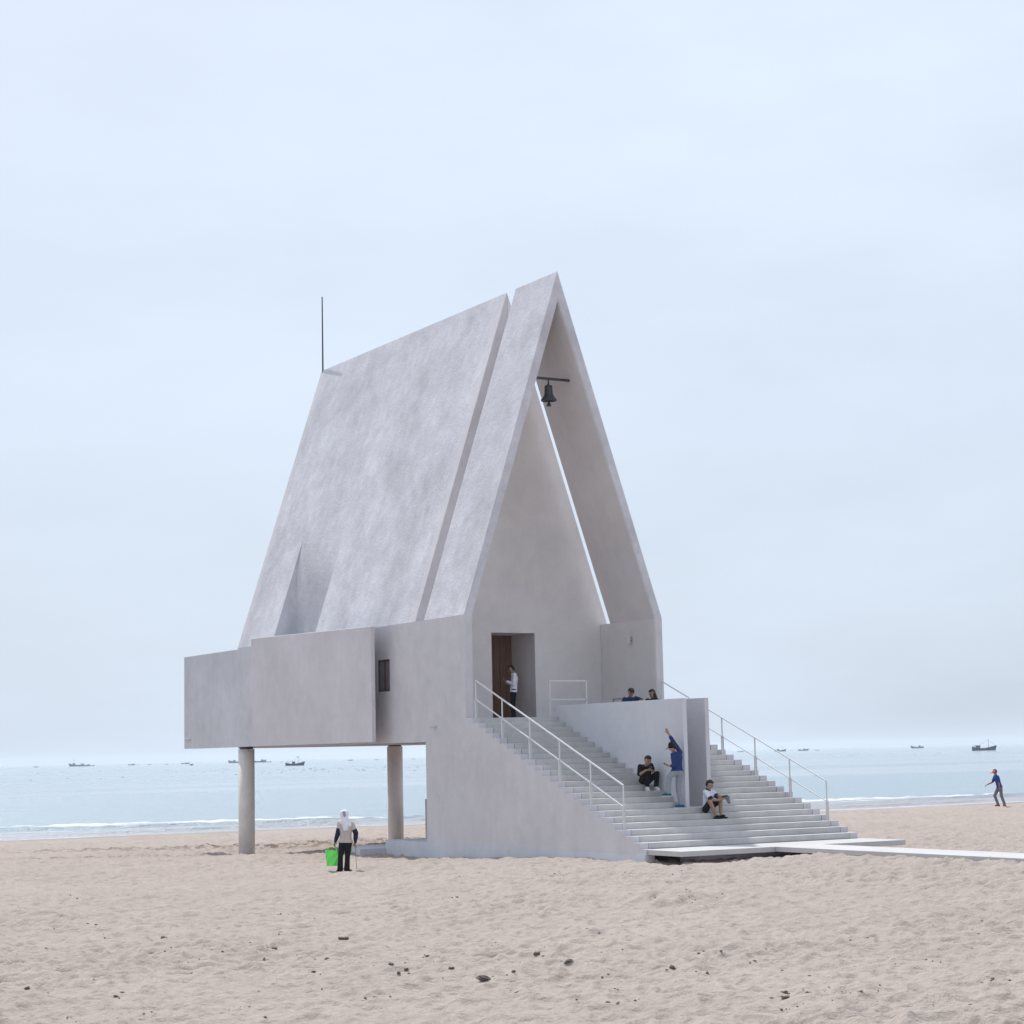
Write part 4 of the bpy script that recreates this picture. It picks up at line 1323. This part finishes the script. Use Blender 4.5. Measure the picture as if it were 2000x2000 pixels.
# ------------------------------------------------------------------ boats
M_HULL = simple('dark_hull', (.012, .018, .035), .6, 2, .2, 0)
M_HULL2 = simple('blue_hull', (.02, .04, .09), .6, 2, .2, 0)
M_CABIN = simple('cabin_grey', (.06, .07, .10), .6, 2, .15, 0)
M_RED = simple('flag_red', (.55, .03, .06), .8, 3, .05, 0)
def boat_parts(root, ln, detail, mat, flag, cabin_at):
    """hull drawn along local x, bow at +x"""
    B = ln * .26
    n = 15
    vs, fs = [], []
    for i in range(n):
        t = i / (n - 1)
        x = (t - .5) * ln
        w = B / 2 * (1 - max(0, (t - .62) / .38) ** 2.2) * (.72 + .28 * min(1, t / .3))
        w = max(w, .04 * B)
        sheer = ln * (.105 + .115 * max(0, (t - .5) / .5) ** 1.8 + .065 * max(0, (.3 - t) / .3) ** 1.5)
        rake = ln * .06 * max(0, (t - .8) / .2)
        xs = x + rake
        keel = x if t < .93 else x - ln * .02
        vs += [(keel, 0, -ln * .03), (x, -w * .82, 0), (xs, -w, sheer), (xs, -w * .86, sheer), (xs, -w * .86, sheer - ln * .03), (xs, w * .86, sheer - ln * .03), (xs, w * .86, sheer), (xs, w, sheer), (x, w * .82, 0)]
    for i in range(n - 1):
        for j in range(9):
            a, b = i * 9 + j, i * 9 + (j + 1) % 9
            fs.append((a, b, b + 9, a + 9))
    fs += [tuple(range(8, -1, -1)), tuple(range((n - 1) * 9, n * 9))]
    me = bpy.data.meshes.new('hull'); me.from_pydata(vs, [], fs)
    link('hull', me, mat, root)
    if detail >= 1:
        q = MB(0); cx = cabin_at * ln
        q.box(cx - ln * .09, cx + ln * .07, -B * .28, B * .28, ln * .07, ln * .205); q.box(cx - ln * .105, cx + ln * .085, -B * .33, B * .33, ln * .205, ln * .22)
        q.build('cabin', M_CABIN, root)
    if detail >= 2:
        q = MB(0); mx = ln * .20
        q.tube((mx, 0, ln * .06), (mx, 0, ln * .50), ln * .009, ln * .006, 8); q.tube((mx, 0, ln * .44), (ln * .52, 0, ln * .19), ln * .003, ln * .003, 6); q.tube((mx, 0, ln * .46), (-ln * .35, 0, ln * .16), ln * .003, ln * .003, 6)
        q.build('mast', M_HULL, root)
        q = MB(0); q.box(-ln * .02, ln * .10, -B * .2, B * .2, ln * .055, ln * .11); q.box(ln * .30, ln * .33, -B * .1, B * .1, ln * .09, ln * .16)
        q.build('deck_gear', M_CABIN, root)
        q = MB(0)
        for t in (-.46, -.38, -.30): q.bar((ln * t, -B * .3, ln * .11), (ln * t, -B * .3, ln * .22), ln * .008); q.bar((ln * t, B * .3, ln * .11), (ln * t, B * .3, ln * .22), ln * .008)
        q.bar((-ln * .46, -B * .3, ln * .22), (-ln * .30, -B * .3, ln * .22), ln * .008); q.bar((-ln * .46, B * .3, ln * .22), (-ln * .30, B * .3, ln * .22), ln * .008)
        q.build('stern_rail', M_HULL, root)
    if flag:
        q = MB(0); mx = ln * .20
        q.add([(mx, 0, ln * .49), (mx - ln * .06, .02, ln * .485), (mx - ln * .06, .02, ln * .44), (mx, 0, ln * .445), (mx, .04, ln * .49), (mx - ln * .06, .06, ln * .485), (mx - ln * .06, .06, ln * .44), (mx, .04, ln * .445)], [(0, 1, 2, 3), (7, 6, 5, 4), (0, 4, 5, 1), (2, 6, 7, 3), (1, 5, 6, 2), (0, 3, 7, 4)])
        q.build('flag', M_RED, root)

BOATS = [  # px, waterline py, length px, bow direction (+1 right), detail, flag, cabin, turn, hull, label
    (70.4, 1494.2, 8, 1, 1, 0, -.1, 0, 0, 'small hazy boat nearest the left edge of the picture'),
    (150, 1496.6, 28, -1, 2, 0, .2, .15, 0, 'dark fishing boat with a thin mast overlapping a paler boat at far left'),
    (165, 1493.0, 19, 1, 1, 0, -.2, 0, 1, 'paler boat partly behind the masted dark fishing boat at far left'),
    (179.5, 1491.2, 10, 1, 0, 0, 0, 0, 1, 'low faint boat just right of the overlapping pair at far left'),
    (256.7, 1491.3, 13, 1, 1, 0, .2, 0, 1, 'open low boat alone midway between left edge and the annex wall'),
    (270, 1489.2, 4, 1, 0, 0, 0, 0, 1, None),
    (292, 1489.2, 6, 1, 0, 0, 0, 0, 1, None),
    (325, 1488.4, 7, 1, 0, 0, 0, 0, 1, None),
    (362, 1489.6, 15, 1, 1, 0, .1, 0, 1, 'long low boat just under the left end of the annex box'),
    (374.3, 1494.8, 12, 1, 2, 0, -.05, 1.25, 0, 'dark masted boat seen end on under the left end of the annex box'),
    (460, 1488.8, 26, -1, 1, 0, .1, 0, 0, 'dark boat just left of the left column with its stern behind it'),
    (506, 1487.2, 26, 1, 1, 0, .25, 0, 0, 'dark boat just right of the left column with a paler one beyond'),
    (524, 1484.8, 11, 1, 0, 0, 0, 0, 1, 'pale low boat beyond the dark one right of the left column'),
    (550, 1483.0, 5, 1, 0, 0, 0, 0, 1, None),
    (575.5, 1495.2, 36, 1, 2, 1, -.05, .12, 0, 'dark fishing boat flying a red flag, seen between the two columns'),
    (684.3, 1482.4, 9, 1, 1, 0, .1, 0, 0, 'small hazy boat between the red flag boat and the right column'),
    (735.7, 1480.3, 7, 1, 0, 0, 0, 0, 1, None),
    (806.6, 1479.2, 6, 1, 0, 0, 0, 0, 1, 'tiny boat in the gap between the right column and the chapel base'),
    (1446, 1465.9, 11, 1, 0, 0, 0, 0, 1, 'low hazy boat just beyond the upper steps on the right of the stairs'),
    (1524, 1467.7, 21, 1, 2, 0, -.2, .1, 0, 'masted boat with upswept bow seen through the right handrail'),
    (1569, 1462.7, 19, 1, 1, 0, .1, 0, 1, 'flat hazy boat with low cabin just right of the right handrail'),
    (1595.7, 1461, 8, 1, 0, 0, 0, 0, 1, 'faint tiny boat right of the flat hazy boat beyond the handrail'),
    (1791.6, 1458.2, 24, -1, 1, 0, -.18, 0, 1, 'bluish boat with rear cabin left of the big masted boat at right'),
    (1922, 1466, 46, 1, 2, 0, -.25, .1, 0, 'largest dark fishing boat with mast and stern rail at far right'),
]
for px, py_, lpx, sgn, det, flg, cab, turn, hull, lab in BOATS:
    d = spot_ray(px, py_)
    t = (0 - CAM[2]) / d[2] if d[2] < -1e-6 else 1e9
    dep = min(t * float(np.dot(d, fw)), 2300.0)
    dh = d / float(np.dot(d, fw)) * dep
    p = CAM + dh
    r = empty('fishing_boat', (p[0], p[1], 0.0))
    r.rotation_euler = (0, 0, -YAW + (0 if sgn > 0 else math.pi) + turn)
    tag(r, lab or 'tiny faint boat speck on the hazy horizon left of the chapel base', 'boat', 'fishing boats on the horizon')
    boat_parts(r, lpx * dep / FPX, det, M_HULL2 if hull else M_HULL, flg, cab)

# ------------------------------------------------------------------ net floats on the water
bm = bmesh.new(); bmesh.ops.create_icosphere(bm, subdivisions=2, radius=.17)
fm = bpy.data.meshes.new('net_float'); bm.to_mesh(fm); bm.free()
for p in fm.polygons: p.use_smooth = True
M_FLOAT = simple('black_float', (.05, .06, .08), .5, 5, .1, 0)
spots = [(60, 1525), (132, 1521.5), (197, 1521.5), (240, 1519), (336.5, 1517.3), (377, 1514.5), (461, 1513), (43, 1514), (131, 1510.5), (154, 1512.5), (193, 1506), (329, 1506.5), (336, 1505), (345, 1508.5), (399, 1508.5), (436, 1508.5)]
for x0, x1, y0, dy, n_ in ((50, 130, 1509, 3, 9), (190, 330, 1505, 3, 16), (340, 450, 1504, 3, 10), (505, 640, 1506, 4, 24), (600, 755, 1503, 4, 30), (785, 830, 1500, 5, 7), (1480, 1700, 1477, 4, 20), (1640, 1990, 1472, 5, 26)):
    for _ in range(n_):
        x = rng.uniform(x0, x1)
        spots.append((x, y0 - .0216 * (x - x0) + rng.uniform(-dy, dy) + 1))
for x, y in spots:
    p = on_sea(x, y)
    o = link('net_float', fm, M_FLOAT)
    o.location = (p[0], p[1], .05)
    s = rng.uniform(.5, .95); o.scale = (s, s, s)
    tag(o, 'small dark net float bobbing on the calm sea', 'float', 'net floats on the sea')

# ------------------------------------------------------------------ scraps on the sand
M_SCRAP = simple('weathered_scrap', (.135, .108, .098), .85, 14, .35, .4)
M_BRICKY = simple('dull_brick', (.12, .085, .075), .85, 14, .25, .3)
def scrap_mesh(seed, stretch):
    r = np.random.default_rng(seed)
    bm = bmesh.new(); bmesh.ops.create_icosphere(bm, subdivisions=2, radius=1.0)
    ph = r.random(9) * 6
    for v in bm.verts:
        c = v.co
        k = 1 + .28 * math.sin(3 * c.x + ph[0]) * math.sin(3 * c.y + ph[1]) + .22 * math.sin(5 * c.z + ph[2] + 4 * c.x) + .12 * math.sin(9 * c.y + ph[3])
        v.co = Vector((c.x * k * stretch, c.y * k * .55, c.z * k * .42))
    me = bpy.data.meshes.new('scrap'); bm.to_mesh(me); bm.free()
    return me
scraps = [scrap_mesh(i, s) for i, s in enumerate((.8, 1.0, 1.0, 1.3, .7))]
Lc = [(820, 448, 50), (885, 382, 50), (1020, 372, 35), (45, 515, 60), (1200, 447, 30), (1480, 430, 50), (1655, 470, 40), (1765, 490, 60), (1690, 563, 30), (565, 605, 25), (80, 625, 40), (145, 668, 40), (1495, 612, 20), (625, 690, 30), (410, 820, 30), (15, 440, 30), (130, 213, 30), (565, 377, 22), (1510, 357, 22), (1425, 490, 25), (1515, 268, 18), (415, 170, 16), (478, 300, 14), (1300, 752, 14), (820, 805, 14), (1030, 502, 20), (95, 168, 12), (225, 183, 12)]
Mc = [(810, 605, 65), (975, 585, 35), (315, 517, 40), (395, 520, 30), (1375, 352, 40), (425, 555, 40), (355, 547, 30), (230, 702, 35), (640, 535, 35), (1520, 655, 18), (1485, 750, 30), (1590, 718, 35), (1485, 575, 25), (1100, 472, 40), (1035, 510, 30), (1270, 498, 40), (1830, 538, 45), (1760, 33, 30), (510, 475, 25), (495, 428, 30), (1465, 432, 30), (985, 688, 20), (645, 155, 14), (1830, 150, 30), (1885, 158, 24), (1730, 172, 18), (1260, 83, 18), (880, 398, 14)]
Rc = [(1660, 330, 40), (998, 376, 25), (1762, 590, 22), (178, 450, 25), (225, 552, 25), (640, 710, 50), (770, 745, 40), (650, 750, 40), (627, 795, 20), (348, 463, 12), (467, 447, 10), (1440, 492, 14), (285, 25, 20), (805, 714, 12)]
pos = [(x / 2.76, 1700 + y / 2.76, w / 2.76 * .85) for x, y, w in Lc] + [(650 + x / 2.76, 1700 + y / 2.76, w / 2.76) for x, y, w in Mc] + [(1300 + x / 2.76, 1700 + y / 2.76, w / 2.76) for x, y, w in Rc]
def set_scrap(px, py_, wpx, mesh, mat, name, label, cat, group=None, hk=1.0):
    p = on_sand(px, py_)
    z = float(sand_height(np.array([p[0]]), np.array([p[1]]))[0])
    o = link(name, mesh, mat)
    dep = float(np.dot(p - CAM, fw))
    s = wpx * dep / FPX / 2
    o.location = (p[0], p[1], z + s * .3 * hk)
    o.scale = (s, s, s * hk)
    o.rotation_euler = (rng.uniform(-.3, .3), rng.uniform(-.3, .3), -YAW + rng.uniform(-.5, .5))
    tag(o, label, cat, group)
    return o
for i, (x, y, w) in enumerate(pos):
    set_scrap(x, y, w * .95, scraps[i % 5], M_SCRAP, 'driftwood_scrap', 'dark scrap of driftwood or dried weed lying on the pale sand', 'driftwood', 'dark scraps strewn over the foreground sand', 1.2)
q = MB(0); q.box(-1, .25, -.5, .5, -.3, .35); q.box(.28, 1.0, -.45, .55, -.35, .42)
bk = q.mesh('broken_brick')
b0 = set_scrap(670.5, 1841, 20, bk, M_BRICKY, 'broken_brick', 'broken brown brick in two lumps, largest scrap on the sand left of centre', 'brick')
b0.rotation_euler = (.1, .08, -YAW + .1)
def bits():
    vs, fs = [], []
    allp = []
    for x, y, w in pos:
        for _ in range(4):
            allp.append((x + rng.normal(0, w * 1.3 + 7), y + rng.normal(0, 3.5)))
    for _ in range(130):
        allp.append((rng.uniform(0, 2000), rng.uniform(1715, 1998)))
    for _ in range(90):
        allp.append((1320 + rng.normal(0, 38), 1768 + rng.normal(0, 8)))
    for _ in range(90):
        allp.append((rng.uniform(880, 1530), 1711 + rng.normal(0, 6)))
    for _ in range(26):
        allp.append((1650 + rng.normal(0, 70), 1970 + rng.normal(0, 9)))
    for x, y in allp:
        if y > 2010 or y < 1690: continue
        p = on_sand(x, y)
        z = float(sand_height(np.array([p[0]]), np.array([p[1]]))[0])
        s = rng.uniform(.005, .015)
        z += .008
        o = len(vs)
        a = rng.uniform(0, 3.1)
        e = rng.uniform(1.2, 3.2)
        dx, dy = math.cos(a) * s * e, math.sin(a) * s * e
        vs += [(p[0] - dx, p[1] - dy, z), (p[0] + dx, p[1] + dy, z), (p[0] - dy * .5, p[1] + dx * .5, z), (p[0] + dy * .5, p[1] - dx * .5, z), (p[0], p[1], z + s * .7), (p[0], p[1], z - s)]
        fs += [(o, o + 3, o + 4), (o + 3, o + 1, o + 4), (o + 1, o + 2, o + 4), (o + 2, o, o + 4), (o + 3, o, o + 5), (o + 1, o + 3, o + 5), (o + 2, o + 1, o + 5), (o, o + 2, o + 5)]
    me = bpy.data.meshes.new('weed_litter'); me.from_pydata(vs, [], fs)
    tag(link('weed_litter', me, M_SCRAP), kind='stuff')
bits()
